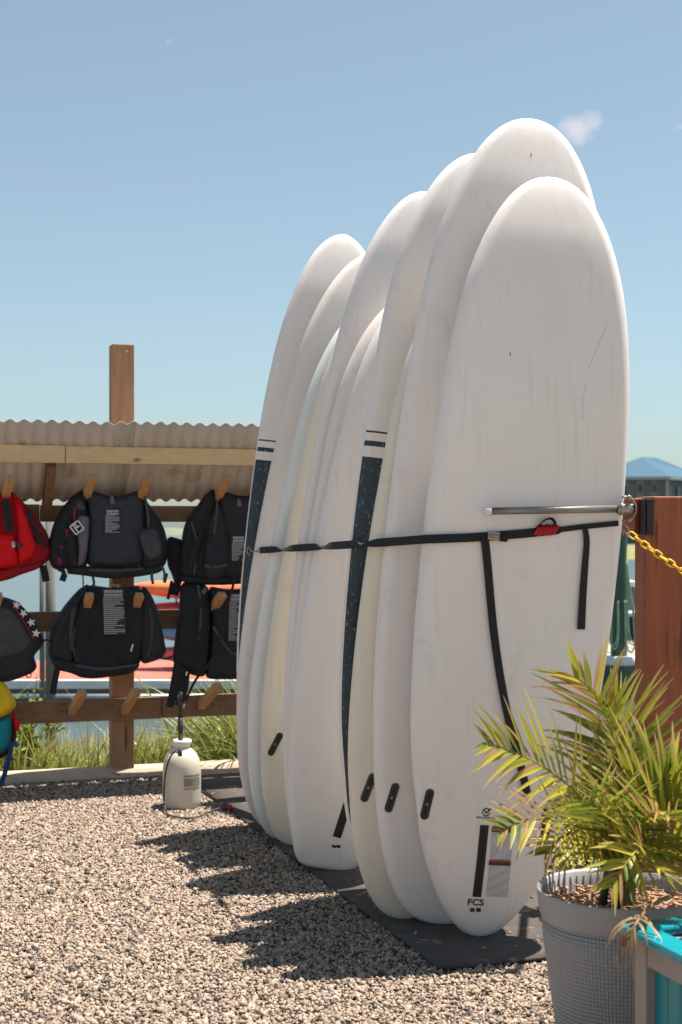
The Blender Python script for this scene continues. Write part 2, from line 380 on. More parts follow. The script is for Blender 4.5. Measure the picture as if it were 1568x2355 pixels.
# wooden dock on the right, planks laid one by one
def dock_right():
    t = thing('wooden_dock', 'weathered plank dock beyond the fence, behind the green piling', 'dock', (4.0, 17.2, -.2))
    zt = -.2; x = 2.2; i = 0
    while x < 7.5:
        mb = MB(); w = .135 + R.uniform(-.006, .006); mb.box((x + w / 2, 17.3, zt - .02 + R.uniform(-.004, .004)), w - .012, 2.2 + R.uniform(-.03, .03), .04)
        obj('plank', mb, m_dockwood, t, bevel=.004); x += w
    mb = MB(); mb.box((4.85, 16.17, zt - .16), 5.3, .05, .24); obj('edge_board', mb, m_grey, t)
    for xx in (2.6, 4.7, 6.8):
        mb = MB(); mb.tube([(xx, 16.5, WZ - .4), (xx, 16.5, zt - .05)], .09, 10); obj('support_post', mb, m_piling, t, smooth=True)
dock_right()
def piling():
    p = U(1424, 1510, 15.9); 
    t = thing('mooring_piling', 'green stained mooring piling with a white ring collar by the dock', 'piling', (p.x, p.y, WZ - .3))
    mb = MB(); zt = H + .12; n = 14
    mb.tube([(p.x + .006 * math.sin(i), p.y, WZ - .3 + (zt - WZ + .3) * i / n) for i in range(n + 1)], [.098 - .012 * i / n + .003 * math.sin(i * 2.1) for i in range(n + 1)], 18); obj('pole', mb, m_piling, t, smooth=True)
    z = p.z - .035; mb = MB(); mb.lathe([(.11, -.05), (.185, -.05), (.195, -.03), (.195, .035), (.18, .05), (.11, .05)], (p.x, p.y, z), 28, cap=False); obj('collar', mb, m_whitep, t, smooth=True)
    mh = pm('green_hose', (.34, .50, .32), (.26, .42, .26), rough=.45)
    h = thing('garden_hose', 'green hose looped over the mooring piling', 'hose', (p.x, p.y, .3))
    for k in range(5):
        a = R.uniform(-.4, .4); sx = (-.11 - .045 * k / 6) if k % 3 == 0 else (.1 + .035 * k)
        top = V((p.x + .06 * math.copysign(1, sx), p.y - .1, .95 - .06 * k)); drop = -.03 - R.uniform(0, .14)
        pts = smooth_pts([top, top + V((sx * .35, -.02, -.4)), V((p.x + sx, p.y - .12, .2)), V((p.x + sx * 1.05, p.y - .13, drop + .07)), V((p.x + sx * .7, p.y - .14, drop)), V((p.x + sx * .35, p.y - .13, drop + .12)), V((p.x + sx * .3, p.y - .11, .45))], 6)
        mb = MB(); mb.tube(pts, .0085, 8); obj('loop', mb, mh, h, smooth=True)
piling()
def skiff():
    t = thing('moored_boat', 'dark hulled skiff with white gunwale moored behind the piling', 'boat', (4.6, 21.5, WZ))
    mh = pm('hull_dark', (.035, .035, .045), rough=.3); mg = pm('boat_seat', (.22, .20, .22), (.16, .15, .17), rough=.6)
    def hull(z0, z1, k):
        n = 18; mb = MB()
        for z, s in ((z0, .82), (z1, 1.0)):
            for i in range(n + 1):
                u = i / n; w = .85 * s * (math.sin(math.pi * min(1, (u * .5 + .5))) ** .6 if u > 0 else 1)
                mb.v.append(V((2.9 + 4.2 * u, 21.5 - w * k, z + (.25 * u * u if s > .9 else 0))))
        for i in range(n): mb.f.append((i, i + 1, n + 2 + i, n + 1 + i)); mb.m.append(0)
        return mb, n
    for k in (1, -1):
        mb, n = hull(WZ - .15, -.02, k); obj('hull_side', mb, mh, t, smooth=True)
        g = MB(); g.tube([mb.v[n + 1 + i] for i in range(n + 1)], .045, 8); obj('gunwale', g, m_whitep, t, smooth=True)
    mb = MB(); mb.box((2.92, 21.5, -.36), .05, 1.6, .66); obj('transom', mb, mh, t)
    mb = MB(); mb.box((4.9, 21.5, -.25), 3.6, 1.35, .05); obj('floor', mb, m_whitep, t)
    mb = MB(); mb.box((4.0, 21.5, .13), 1.0, .9, .5, taper=.85); obj('console', mb, mg, t, bevel=.04)
    mb = MB(); mb.box((3.98, 21.4, .43), .8, .6, .09); obj('console_top', mb, m_whitep, t, bevel=.03)
skiff()
# red floating dock on the left
def dock_left():
    m_red = pm('red_deck', (.52, .14, .09), (.42, .105, .07), scale=5, rough=.7, bump=.2)
    t = thing('floating_dock', 'red topped floating dock with a pale edge behind the jacket rack', 'dock', (-3, 16.8, -.42))
    x = -5.4
    while x < .4:
        mb = MB(); mb.box((x + .25, 16.75, -.43), .488, 2.3, .04); obj('deck_panel', mb, m_red, t, bevel=.008); x += .5
    mb = MB(); mb.box((-2.5, 15.56, -.455), 5.9, .06, .1); obj('edge_strip', mb, m_whitep, t, bevel=.01)
    mb = MB(); mb.box((-2.5, 15.62, -.6), 5.85, .08, .2); obj('float_side', mb, m_grey, t)
    mb = MB(); mb.tube([(-5.3, 15.42, -.57), (.4, 15.42, -.57)], .025, 10); obj('fender_pipe', mb, m_alu, t, smooth=True)
    for xx in (-4.8, -3.6, -2.4):
        mb = MB(); mb.box((xx, 16.7, -.68), .6, 1.9, .42); obj('float', mb, m_dark, t)
dock_left()
def kayak(mat, z, x, y, label, tilt=0):
    t = thing('kayak', label, 'kayak', (x, y, z), 'kayaks stacked on the red dock')
    mb = MB(); n, sg = 22, 14; L2 = 1.45
    for i in range(n + 1):
        u = -1 + 2 * i / n; w = .34 * max(.02, (1 - abs(u) ** 2.4)) ** .8; hh = .13 * max(.05, (1 - abs(u) ** 3)) ** .6; zc = .05 * u * u + .14
        for k in range(sg):
            a = 2 * math.pi * k / sg; mb.v.append(V((x + L2 * u, y + w * math.cos(a), z + zc + hh * math.copysign(abs(math.sin(a)) ** .8, math.sin(a)))))
    for i in range(n):
        for k in range(sg): mb.f.append((i * sg + k, i * sg + (k + 1) % sg, (i + 1) * sg + (k + 1) % sg, (i + 1) * sg + k)); mb.m.append(0)
    obj('hull', mb, mat, t, smooth=True)
    mb = MB(); mb.tube([V((x + .45 * math.cos(a), y + .23 * math.sin(a), z + .275)) for a in [2 * math.pi * k / 20 for k in range(20)]], .02, 6, closed=True); obj('cockpit_rim', mb, m_dark, t, smooth=True)
ko = pm('kayak_orange', (.75, .24, .08), (.66, .14, .06), scale=2, rough=.35); kr = pm('kayak_red', (.62, .06, .07), (.5, .04, .06), scale=2, rough=.35)
kb = pm('kayak_blue', (.10, .28, .50), rough=.35); kp = pm('kayak_coral', (.72, .17, .15), (.62, .10, .12), scale=2, rough=.35)
kayak(kp, -.41, -.86, 16.9, 'coral kayak at the bottom of the stack on the red dock')
kayak(kb, -.15, -.95, 16.9, 'blue kayak second from the bottom of the dock stack')
kayak(kr, .11, -1.0, 16.9, 'red kayak just under the topmost one on the dock')
kayak(ko, .37, -1.06, 16.9, 'orange kayak topmost in the stack on the red dock')
def grey_post(px, y0, y1, Y, r, label):
    a, b = U(px, y0, Y), U(px, y1, Y); a.z = max(a.z, WZ - .6) 
    mb = MB(); mb.tube([(a.x, a.y, WZ - .3), (a.x, a.y, (WZ + b.z) / 2), (a.x, a.y, b.z)], [r, r * .97, r * .93], 14); obj('piling', mb, m_grey, smooth=True, label=label, cat='piling')
grey_post(116, 1690, 1190, 11.5, .042, 'grey wooden piling in the water behind the star patterned jacket')
grey_post(97, 1690, 1240, 14.5, .028, 'thin grey stake in the water left of the grey piling')

# ================================================================== JACKET RACK
w_post = wood('rack_post_wood', (.46, .26, .15), (.31, .165, .09), 2); w_rail = wood('rack_rail_wood', (.33, .20, .115), (.21, .125, .075), 0)
w_peg = wood('peg_wood', (.62, .36, .18), (.46, .25, .12), 2); w_beam = wood('rack_beam_wood', (.74, .55, .31), (.60, .43, .24), 0)
w_dkr = wood('rafter_wood', (.23, .14, .08), (.15, .09, .05), 1)
m_roof = pm('corrugated_roof', (.56, .51, .465), (.46, .405, .36), scale=2.2, rough=.55, stretch=(1, 1, 1), dark=(.42, .35, .28), dark_thr=.6, dark_scale=5, transl=.2)
rack = thing('jacket_rack', 'wooden life jacket rack with a corrugated lean-to roof', 'rack', rkp(.5, .1, 0))
def rbox(a0, a1, b0, b1, z0, z1, name, mat, bev=.004):
    mb = MB(); mb.box(rkp((a0 + a1) / 2, (b0 + b1) / 2, (z0 + z1) / 2), a1 - a0, b1 - b0, z1 - z0, RA, RB); return obj(name, mb, mat, rack, bevel=bev)
def ra(x, y, b): return (RK(x, y, b) - P0).dot(RA)
A0, A1 = -1.3, 2.15
def rz(x, y, b): return RK(x, y, b).z
# posts
pa0, pa1 = ra(258, 1700, .03), ra(309, 1700, .03)
rbox(pa0, pa1, .032, .14, .045, rz(285, 791, .032), 'post', w_post)
mb = MB(); c = RK(290, 808, .025); mb.tube([c, c + RB * -.012], .008, 10); obj('bolt', mb, m_alu, rack)
for aa in (pa0 - 1.9, pa0 + 1.75): rbox(aa, aa + .11, .032, .14, .045, 1.6, 'post', w_post)
# rails across the posts
zl0, zl1 = rz(300, 1655, -.01), rz(300, 1606, -.01)
rbox(A0, pa1 + .13, -.01, .03, zl0, zl1, 'rail', w_rail); rbox(pa1 + .134, A1, -.01, .03, zl0 + .002, zl1 + .003, 'rail', w_rail)
zm0, zm1 = rz(390, 1446, -.01), rz(390, 1402, -.01)
rbox(A0, A1, -.01, .03, zm0, zm1, 'rail', w_rail)
zu0, zu1 = rz(400, 1200, -.01), rz(400, 1160, -.01)
rbox(A0, pa0 - .36, -.01, .03, zu0, zu1, 'rail', w_rail); rbox(pa0 - .356, A1, -.01, .03, zu0, zu1 - .004, 'rail', w_rail)
# lean-to roof rising toward the camera
bF, bB = -.40, -.03
zF, zB = rz(300, 973, bF), rz(300, 1152, bB)
def roof_sheet(a0, a1, dz):
    mb = MB(); pitch = .0635; n = int((a1 - a0) / pitch * 10); 
    for j in range(5):
        t = j / 4
        for i in range(n + 1):
            a = a0 + (a1 - a0) * i / n
            mb.v.append(rkp(a, bF + (bB - bF) * t, zF + (zB - zF) * t + dz + .0078 * math.sin(2 * math.pi * a / pitch) + .004 * noise.noise(V((a * 3, t, 0)))))
    for j in range(4):
        for i in range(n): k = j * (n + 1) + i; mb.f.append((k, k + 1, k + n + 2, k + n + 1)); mb.m.append(0)
    o = obj('roof_sheet', mb, m_roof, rack, smooth=True)
    s = o.modifiers.new('thick', 'SOLIDIFY'); s.thickness = .0022; s.offset = 0
roof_sheet(A0, pa0 + .05, 0.0); roof_sheet(pa0 - .02, A1, .004)
slope = (zB - zF) / (bB - bF)
def roofz(b): return zF + slope * (b - bF)
bf2 = -.305; zt = roofz(bf2) - .012
rbox(A0 + .05, ra(150, 1030, bf2), bf2, bf2 + .04, zt - .083, zt, 'beam', w_beam); rbox(ra(150, 1030, bf2) + .003, A1 - .06, bf2 + .001, bf2 + .041, zt - .083, zt - .002, 'beam', w_beam)
for x in (112, -230, 640):
    a = ra(x, 1100, -.15); mb = MB()
    p, q = rkp(a, bf2 + .042, roofz(bf2 + .04) - .055), rkp(a, -.012, roofz(-.012) - .06)
    mb.bar(p, q, .042, .075); obj('rafter', mb, w_dkr, rack, bevel=.003)
def peg(x0, y0, x1, y1, b0, b1, w=.036, h=.042):
    # from the rail out toward the camera, tilted up; (x1, y1) is the outer end
    p, q = RK(x0, y0, b0), RK(x1, y1, b1); ax = RA; az = (q - p).normalized(); ay = az.cross(ax).normalized()
    mb = MB(); L = (q - p).length
    c = []
    for e, s in ((p, 0), (q, 1)):
        for i, j in ((-1, -1), (1, -1), (1, 1), (-1, 1)):
            cut = az * (.018 if (s and j > 0) else 0)
            c.append(e + ax * (i * w / 2) + ay * (j * h / 2) - cut * 0 + (V((0, 0, 0)) if not s else az * (-.02 * j)))
    mb.add(c, [(0, 3, 2, 1), (4, 5, 6, 7), (0, 1, 5, 4), (1, 2, 6, 5), (2, 3, 7, 6), (3, 0, 4, 7)])
    return obj('peg', mb, w_peg, rack, bevel=.003)
for (x0, y0, x1, y1) in ((0, 1176, 26, 1097), (186, 1176, 213, 1095), (308, 1178, 340, 1098), (482, 1176, 523, 1098), (600, 1176, 645, 1100)): peg(x0, y0, x1, y1, -.01, -.36)
for (x0, y0, x1, y1) in ((-20, 1425, -3, 1368), (190, 1425, 207, 1368), (300, 1425, 322, 1368), (472, 1425, 512, 1366), (600, 1425, 640, 1366)): peg(x0, y0, x1, y1, -.01, -.34)
for (x0, y0, x1, y1) in ((165, 1636, 190, 1592), (286, 1634, 314, 1588), (462, 1622, 503, 1576), (-40, 1636, -20, 1592), (610, 1622, 650, 1576)): peg(x0, y0, x1, y1, -.01, -.32)
# sill timber on the gravel
m_timber = pm('sill_timber', (.58, .45, .33), (.44, .33, .235), scale=3, rough=.85, bump=.4, stretch=(1.5, 12, 12), dark=(.25, .17, .11), dark_thr=.66, dark_scale=4)
mb = MB(); n = 110
for i in range(n + 1):
    a = -1.2 + 3.9 * i / n
    for bb, zz in ((-.012, -.02), (.008, .022), (.026, .043), (.05, .05), (.11, .05), (.12, -.03)):
        mb.v.append(rkp(a, bb + .005 * noise.noise(V((a * 3, bb * 6, 0))), zz + .004 * noise.noise(V((a * 4, bb * 9, 3)))))
for i in range(n):
    for k in range(5): mb.f.append((i * 6 + k, i * 6 + 6 + k, i * 6 + 7 + k, i * 6 + 1 + k)); mb.m.append(0)
obj('ground_timber', mb, m_timber, label='pale weathered ground timber edging the gravel below the rack', cat='timber')

# ================================================================== LIFE JACKETS
def inside(p, poly):
    c = False; j = len(poly) - 1
    for i in range(len(poly)):
        a, b = poly[i], poly[j]
        if (a[1] > p[1]) != (b[1] > p[1]) and p[0] < (b[0] - a[0]) * (p[1] - a[1]) / (b[1] - a[1]) + a[0]: c = not c
        j = i
    return c
def edist(p, poly):
    d = 1e9; px, py = p
    for i in range(len(poly)):
        ax, ay = poly[i - 1]; bx, by = poly[i]; dx, dy = bx - ax, by - ay; l2 = dx * dx + dy * dy
        t = 0 if l2 == 0 else max(0, min(1, ((px - ax) * dx + (py - ay) * dy) / l2)); d = min(d, math.hypot(ax + t * dx - px, ay + t * dy - py))
    return d
def pillow(poly, b, th, res=7.0, round_=16.0, wr=.15, seed=0, corner=3, sharp=False, mapper=None, back=True):
    # a padded panel: outline in photo pixels laid on the rack plane b; th = how far it swells toward the camera
    poly = [V((p[0], p[1], 0)) for p in poly]
    sm = []
    m = len(poly)
    for i in range(m):      # rounded outline
        a, p, c = poly[i - 1], poly[i], poly[(i + 1) % m]
        if sharp: sm.append(p.to_2d()); continue
        for t in [k / corner for k in range(corner + 1)]:
            q0 = a.lerp(p, 1 - .3 * (1 - 0)) if True else a
            s0 = p.lerp(a, .35); s1 = p.lerp(c, .35)
            sm.append((s0.lerp(p, t)).lerp(p.lerp(s1, t), t).to_2d())
    pts = [p.copy() for p in sm]; nb = len(pts)
    xs_ = [p.x for p in pts]; ys_ = [p.y for p in pts]
    rr = random.Random(seed); poly2 = [(p.x, p.y) for p in pts]
    y = min(ys_) + res / 2; row = 0
    while y < max(ys_):
        x = min(xs_) + (res / 2 if row % 2 else 0)
        while x < max(xs_):
            q = (x + rr.uniform(-.15, .15) * res, y + rr.uniform(-.15, .15) * res)
            if inside(q, poly2) and edist(q, poly2) > res * .45: pts.append(V(q))
            x += res
        y += res * .87; row += 1
    vc, _, fc, _, _, _ = delaunay_2d_cdt(pts, [(i, (i + 1) % nb) for i in range(nb)], [], 1, 1e-4)
    mp = mapper or (lambda x, y, o: RK(x, y, b - .13 - o))
    mb = MB(); front, bk = [], []
    for p in vc:
        d = edist((p.x, p.y), poly2); t = min(1, d / round_); h = th * math.sqrt(max(0, 1 - (1 - t) ** 2))
        w = noise.noise(V((p.x * .045, p.y * .03, seed * 3.7))) + .5 * noise.noise(V((p.x * .11, p.y * .06, seed)))
        h += th * wr * w * t
        mb.v.append(mp(p.x, p.y, h)); front.append(len(mb.v) - 1)
    for f in fc:
        mb.f.append(tuple(f)); mb.m.append(0)
    if back:
        base = len(mb.v); idx = {}
        for i, p in enumerate(vc):
            d = edist((p.x, p.y), poly2); t = min(1, d / round_)
            if d < .02: idx[i] = i
            else: mb.v.append(mp(p.x, p.y, -.5 * th * math.sqrt(max(0, 1 - (1 - t) ** 2)))); idx[i] = len(mb.v) - 1
        for f in fc: mb.f.append(tuple(idx[i] for i in reversed(f))); mb.m.append(0)
    return mb
def cloth(name, col, k=.7, rough=.75, spec=.25): return pm(name, col, tuple(c * k for c in col), scale=22, rough=rough, bump=.35, bscale=70, spec=spec)
c_black = cloth('nylon_black', (.021, .0225, .027)); c_black2 = cloth('nylon_soft_black', (.029, .031, .038)); c_slate = cloth('neoprene_slate', (.046, .053, .064))
c_grey = cloth('nylon_mauve_grey', (.17, .15, .175)); c_pink = cloth('piping_magenta', (.30, .012, .10)); c_char = cloth('nylon_charcoal', (.07, .074, .084))
c_red = cloth('nylon_red', (.72, .006, .012), .85); c_dred = cloth('nylon_dark_red', (.34, .008, .018), .8); c_yel = cloth('nylon_yellow', (.78, .53, .02), .9); c_teal = cloth('nylon_teal', (.008, .24, .30), .85)
c_blue = cloth('webbing_blue', (.02, .07, .20)); c_web = pm('webbing_black', (.014, .014, .017), (.008, .008, .01), scale=60, rough=.7, stretch=(1, 1, 6), bump=.3); c_white = pm('buckle_white', (.75, .75, .76), rough=.4)
c_label = pm('label_black', (.03, .03, .034), rough=.6); c_print = pm('label_print', (.42, .42, .45), (.30, .30, .33), scale=120, rough=.6)
def printed(parent, x0, y0, x1, y1, b, rows, seed, head=True, skew=0.0):
    q = [(x0, y0), (x1, y0), (x1 + skew, y1), (x0 + skew, y1)]
    pa = obj('label_patch', pillow(q, b, .003, wr=0, sharp=True, round_=3, res=9), c_label, parent)
    rr = random.Random(seed); mb = MB(); y = y0 + 2.5; k = 0
    def bar_(xa, ya, xb, yb):
        f = (ya - y0) / (y1 - y0) * skew; mb.add([RK(xx + f, yy, b - .1345) for xx, yy in ((xa, ya), (xb, ya), (xb, yb), (xa, yb))], [(0, 1, 2, 3)])
    while y < y1 - 3:
        big = head and k < 2; h = (y1 - y0) / rows * (1.5 if big else .62); x = x0 + (5 if big else 2.5)
        end = x1 - (5 if big else 2 + rr.random() ** 3 * (x1 - x0) * .5)
        while x < end - 1:
            w = rr.uniform(2.5, 8) * (1.1 if big else .8); bar_(x, y, min(end, x + w), min(y1 - 1.5, y + h)); x += w + .9
        y += h + (y1 - y0) / rows * .42; k += 1
    obj('printed_text', mb, c_print, pa)
def panel(parent, name, poly, b, th, mat, **k):
    return obj(name, pillow(poly, b, th, **k), mat, parent, smooth=True)
def strap(parent, name, pts, b, w, mat, th=.003, side=None):
    P = smooth_pts([RK(x, y, b - .13) for x, y in pts], 5); return obj(name, MB().ribbon(P, w, side or (RA + V((0, 0, .3))), th), mat, parent)
PXM = 6.95 / F      # metres per photo pixel at the rack
def jacket(label, px, py): return thing('life_jacket', label, 'life jacket', RK(px, py, -.08), 'life jackets hung on the rack')

# upper middle
j = jacket('black life jacket with grey and magenta strap panel, top row', 260, 1320)
panel(j, 'back_panel', [(199, 1124), (215, 1129), (240, 1138), (262, 1141), (290, 1137), (318, 1126), (330, 1121), (336, 1160), (339, 1210), (337, 1260), (334, 1302), (262, 1308), (196, 1303), (198, 1250), (201, 1190), (197, 1150)], -.03, .05, c_slate, seed=1, wr=.2)
panel(j, 'side_panel', [(193, 1122), (165, 1140), (140, 1170), (122, 1205), (113, 1240), (110, 1280), (118, 1305), (140, 1314), (180, 1316), (200, 1305), (206, 1250), (204, 1190), (201, 1150)], -.04, .06, c_black, seed=2)
panel(j, 'side_panel', [(328, 1135), (346, 1165), (365, 1190), (379, 1217), (386, 1250), (384, 1292), (372, 1308), (345, 1316), (320, 1312), (326, 1260), (330, 1200)], -.04, .06, c_black, seed=3)
panel(j, 'strap_panel', [(177, 1184), (205, 1186), (206, 1206), (202, 1261), (196, 1291), (187, 1301), (177, 1301), (181, 1261), (178, 1235), (179, 1214)], -.10, .022, c_grey, seed=4, round_=8, res=5)
panel(j, 'shoulder_patch', [(172, 1150), (190, 1149), (200, 1176), (174, 1175)], -.10, .014, c_char, round_=6, res=5)
panel(j, 'hem', [(118, 1300), (196, 1301), (262, 1304), (334, 1302), (378, 1296), (372, 1316), (322, 1326), (250, 1331), (190, 1323), (140, 1318)], -.07, .035, c_black2, seed=5, round_=10)
panel(j, 'pocket', [(317, 1217), (361, 1209), (379, 1277), (341, 1293), (325, 1261)], -.10, .022, c_char, seed=6, round_=9)
printed(j, 240, 1170, 278, 1226, -.087, 17, 1)
panel(j, 'neck_tag', [(254, 1141), (261, 1141), (264, 1158), (253, 1158)], -.086, .003, c_grey, wr=0, sharp=True, round_=3)
for pts, w in (([(172, 1166), (171, 1182), (172, 1199)], .010), ([(154, 1217), (157, 1226), (156, 1236)], .02), ([(140, 1255), (143, 1262)], .012), ([(135, 1282), (138, 1298)], .016)): strap(j, 'piping', pts, -.108, w, c_pink)
strap(j, 'strap', [(166, 1200), (163, 1240), (170, 1300)], -.112, .03, c_black)
strap(j, 'strap', [(154, 1308), (148, 1322), (143, 1336)], -.115, .03, c_black)
strap(j, 'white_tab', [(150, 1308), (153, 1315), (156, 1323)], -.118, .009, c_white)
strap(j, 'cord', [(188, 1315), (191, 1330), (191, 1348)], -.10, .006, c_black)
strap(j, 'strap', [(333, 1140), (340, 1180), (342, 1212)], -.106, .012, c_char)
# square white emblem on the strap buckle
em = MB(); cc = RK(177, 1213, -.258); ex, ez = (RA * .8 + V((0, 0, .6))).normalized(), (RA * -.6 + V((0, 0, .8))).normalized(); s = .024
for (x0, z0, x1, z1) in ((-1, -1, 1, -1), (-1, 1, 1, 1), (-1, -1, -1, 1), (1, -1, 1, 1), (-.35, -1, -.35, 1), (.1, 0, .1, 1), (-.35, 0, .6, 0)): em.bar(cc + ex * x0 * s + ez * z0 * s, cc + ex * x1 * s + ez * z1 * s, .006, .004, RB)
obj('buckle_emblem', em, c_white, j)
panel(j, 'buckle', [(165, 1213), (177, 1202), (189, 1213), (177, 1225)], -.115, .008, c_black, round_=5, res=5, wr=0)
# lower middle
j = jacket('plain black life jacket with tall printed back label, middle row', 250, 1550)
panel(j, 'side_panel', [(203, 1341), (183, 1353), (169, 1367), (147, 1393), (129, 1421), (115, 1456), (110, 1500), (116, 1518), (130, 1541), (170, 1548), (176, 1500), (172, 1440), (190, 1385), (210, 1360)], -.035, .06, c_black2, seed=11)
panel(j, 'back_panel', [(206, 1343), (222, 1347), (262, 1352), (300, 1348), (322, 1345), (340, 1390), (343, 1440), (335, 1500), (318, 1530), (300, 1546), (214, 1559), (180, 1555), (163, 1520), (158, 1450), (172, 1395)], -.045, .06, c_black, seed=12, wr=.3)
panel(j, 'side_panel', [(325, 1346), (338, 1352), (351, 1373), (367, 1411), (378, 1472), (383, 1500), (366, 1517), (325, 1529), (318, 1490), (325, 1430)], -.06, .05, c_black2, seed=13)
panel(j, 'hem', [(116, 1505), (165, 1520), (240, 1530), (318, 1520), (322, 1532), (303, 1548), (262, 1555), (214, 1561), (185, 1558), (165, 1548), (128, 1540)], -.085, .03, c_black, seed=14, round_=10)
printed(j, 234, 1354, 286, 1459, -.116, 24, 2, skew=4)
panel(j, 'seam_fold', [(160, 1400), (170, 1385), (180, 1395), (170, 1450), (172, 1500), (160, 1500), (155, 1450)], -.08, .04, c_char, seed=16, round_=9)
strap(j, 'strap', [(134, 1530), (127, 1560), (121, 1596)], -.10, .03, c_black)
strap(j, 'zip_pull', [(306, 1481), (303, 1490), (301, 1498)], -.118, .007, c_white)
panel(j, 'neck_tag', [(250, 1343), (277, 1343), (277, 1351), (250, 1351)], -.07, .004, pm('tag_lime', (.38, .48, .18)), round_=3)
# upper right
j = jacket('black life jacket with low back label beside the boards, top row', 510, 1330)
panel(j, 'side_panel', [(493, 1121), (472, 1136), (454, 1161), (433, 1186), (421, 1215), (415, 1260), (411, 1310), (420, 1336), (470, 1341), (494, 1330), (500, 1270), (497, 1200), (497, 1150)], -.035, .06, c_black, seed=21)
panel(j, 'back_panel', [(501, 1128), (524, 1132), (553, 1141), (581, 1137), (612, 1124), (620, 1200), (615, 1330), (515, 1341), (503, 1330), (506, 1260), (500, 1190)], -.02, .06, c_black2, seed=22)
panel(j, 'front_panel', [(486, 1170), (497, 1160), (512, 1170), (523, 1215), (527, 1270), (521, 1332), (470, 1337), (464, 1285), (474, 1220)], -.075, .045, c_black2, seed=23, wr=.35)
panel(j, 'front_panel', [(476, 1200), (470, 1240), (446, 1330), (424, 1332), (428, 1270), (450, 1225)], -.08, .035, c_black, seed=24, wr=.35)
printed(j, 531, 1231, 566, 1290, -.085, 16, 3)
panel(j, 'neck_tag', [(546, 1148), (553, 1148), (556, 1164), (545, 1164)], -.085, .003, c_grey, wr=0, sharp=True, round_=3)
strap(j, 'strap', [(500, 1158), (497, 1190), (492, 1230)], -.125, .012, c_char)
panel(j, 'hem', [(412, 1318), (470, 1325), (540, 1326), (612, 1318), (612, 1336), (520, 1346), (440, 1344), (415, 1336)], -.07, .04, c_black, seed=25, round_=10)
j = jacket('black folded life jacket hanging behind the other two, top row', 402, 1330)
panel(j, 'body', [(382, 1240), (392, 1233), (402, 1236), (418, 1240), (430, 1260), (428, 1320), (415, 1346), (402, 1352), (396, 1322), (384, 1300)], .03, .05, c_black, seed=31, wr=.3)
strap(j, 'strap', [(395, 1335), (390, 1360), (386, 1378)], .0, .015, c_black)
strap(j, 'strap', [(405, 1340), (402, 1355), (398, 1368)], .0, .05, c_black)
strap(j, 'strap', [(383, 1318), (378, 1340)], .0, .016, c_black)
# lower right
j = jacket('black life jacket with loose dangling straps beside the boards, middle row', 480, 1555)
panel(j, 'side_panel', [(414, 1338), (455, 1336), (482, 1350), (488, 1430), (482, 1500), (474, 1558), (438, 1552), (402, 1532), (396, 1515), (404, 1453), (412, 1395)], -.04, .06, c_black, seed=41, wr=.25)
panel(j, 'back_panel', [(478, 1346), (505, 1352), (530, 1355), (560, 1353), (605, 1342), (612, 1450), (605, 1560), (478, 1564), (470, 1545), (482, 1500), (486, 1420)], -.03, .06, c_black2, seed=42)
printed(j, 526, 1364, 560, 1474, -.096, 26, 4, skew=-3)
for pts, w in (([(408, 1525), (399, 1580), (390, 1626)], .036), ([(422, 1535), (418, 1580), (408, 1622)], .03), ([(414, 1530), (405, 1570), (403, 1610)], .04), ([(432, 1545), (428, 1585), (418, 1615)], .02)): strap(j, 'strap', pts, -.11 - R.uniform(0, .02), w, c_web)
for x, y in ((430, 1548), (412, 1600), (424, 1622)): strap(j, 'buckle', [(x, y - 4), (x - 2, y + 5)], -.135, .008, c_white)
panel(j, 'logo_patch', [(463, 1354), (474, 1350), (477, 1360), (466, 1368)], -.104, .003, c_grey, wr=0, round_=3)
strap(j, 'piping', [(405, 1375), (406, 1395)], -.1, .008, c_pink)
# red
j = jacket('bright red life jacket with dark red sides at the left end, top row', 20, 1325)
panel(j, 'back_panel', [(26, 1128), (45, 1146), (72, 1172), (90, 1195), (109, 1225), (122, 1262), (121, 1281), (90, 1307), (51, 1318), (13, 1333), (-60, 1340), (-95, 1300), (-90, 1200), (-40, 1130), (0, 1135)], -.02, .06, c_dred, seed=51, wr=.2)
panel(j, 'front_panel', [(31, 1130), (54, 1160), (72, 1205), (86, 1250), (85, 1275), (64, 1292), (40, 1300), (36, 1260), (40, 1225), (34, 1180)], -.07, .05, c_red, seed=52)
panel(j, 'front_panel', [(-30, 1218), (5, 1222), (36, 1225), (42, 1262), (48, 1300), (0, 1312), (-60, 1316), (-70, 1260)], -.06, .06, c_red, seed=53, wr=.2)
panel(j, 'front_panel', [(-40, 1135), (3, 1140), (6, 1215), (-40, 1222), (-75, 1180)], -.05, .05, c_dred, seed=57)
panel(j, 'hem', [(-70, 1310), (0, 1308), (60, 1298), (110, 1282), (90, 1308), (51, 1320), (13, 1336), (-60, 1344)], -.07, .03, c_dred, seed=54, round_=9)
strap(j, 'strap', [(12, 1150), (16, 1185), (22, 1222)], -.12, .035, c_black)
strap(j, 'piping', [(62, 1172), (76, 1205), (86, 1235), (90, 1250)], -.10, .022, c_black)
strap(j, 'piping', [(92, 1225), (103, 1245), (106, 1262)], -.095, .014, c_black)
panel(j, 'buckle', [(25, 1246), (34, 1244), (36, 1258), (28, 1261)], -.125, .008, c_white, round_=4, res=5, wr=0); panel(j, 'buckle', [(35, 1246), (52, 1250), (54, 1258), (37, 1260)], -.122, .01, c_char, round_=4, res=5, wr=0)
strap(j, 'strap', [(98, 1300), (103, 1320), (106, 1337)], -.05, .035, c_black)
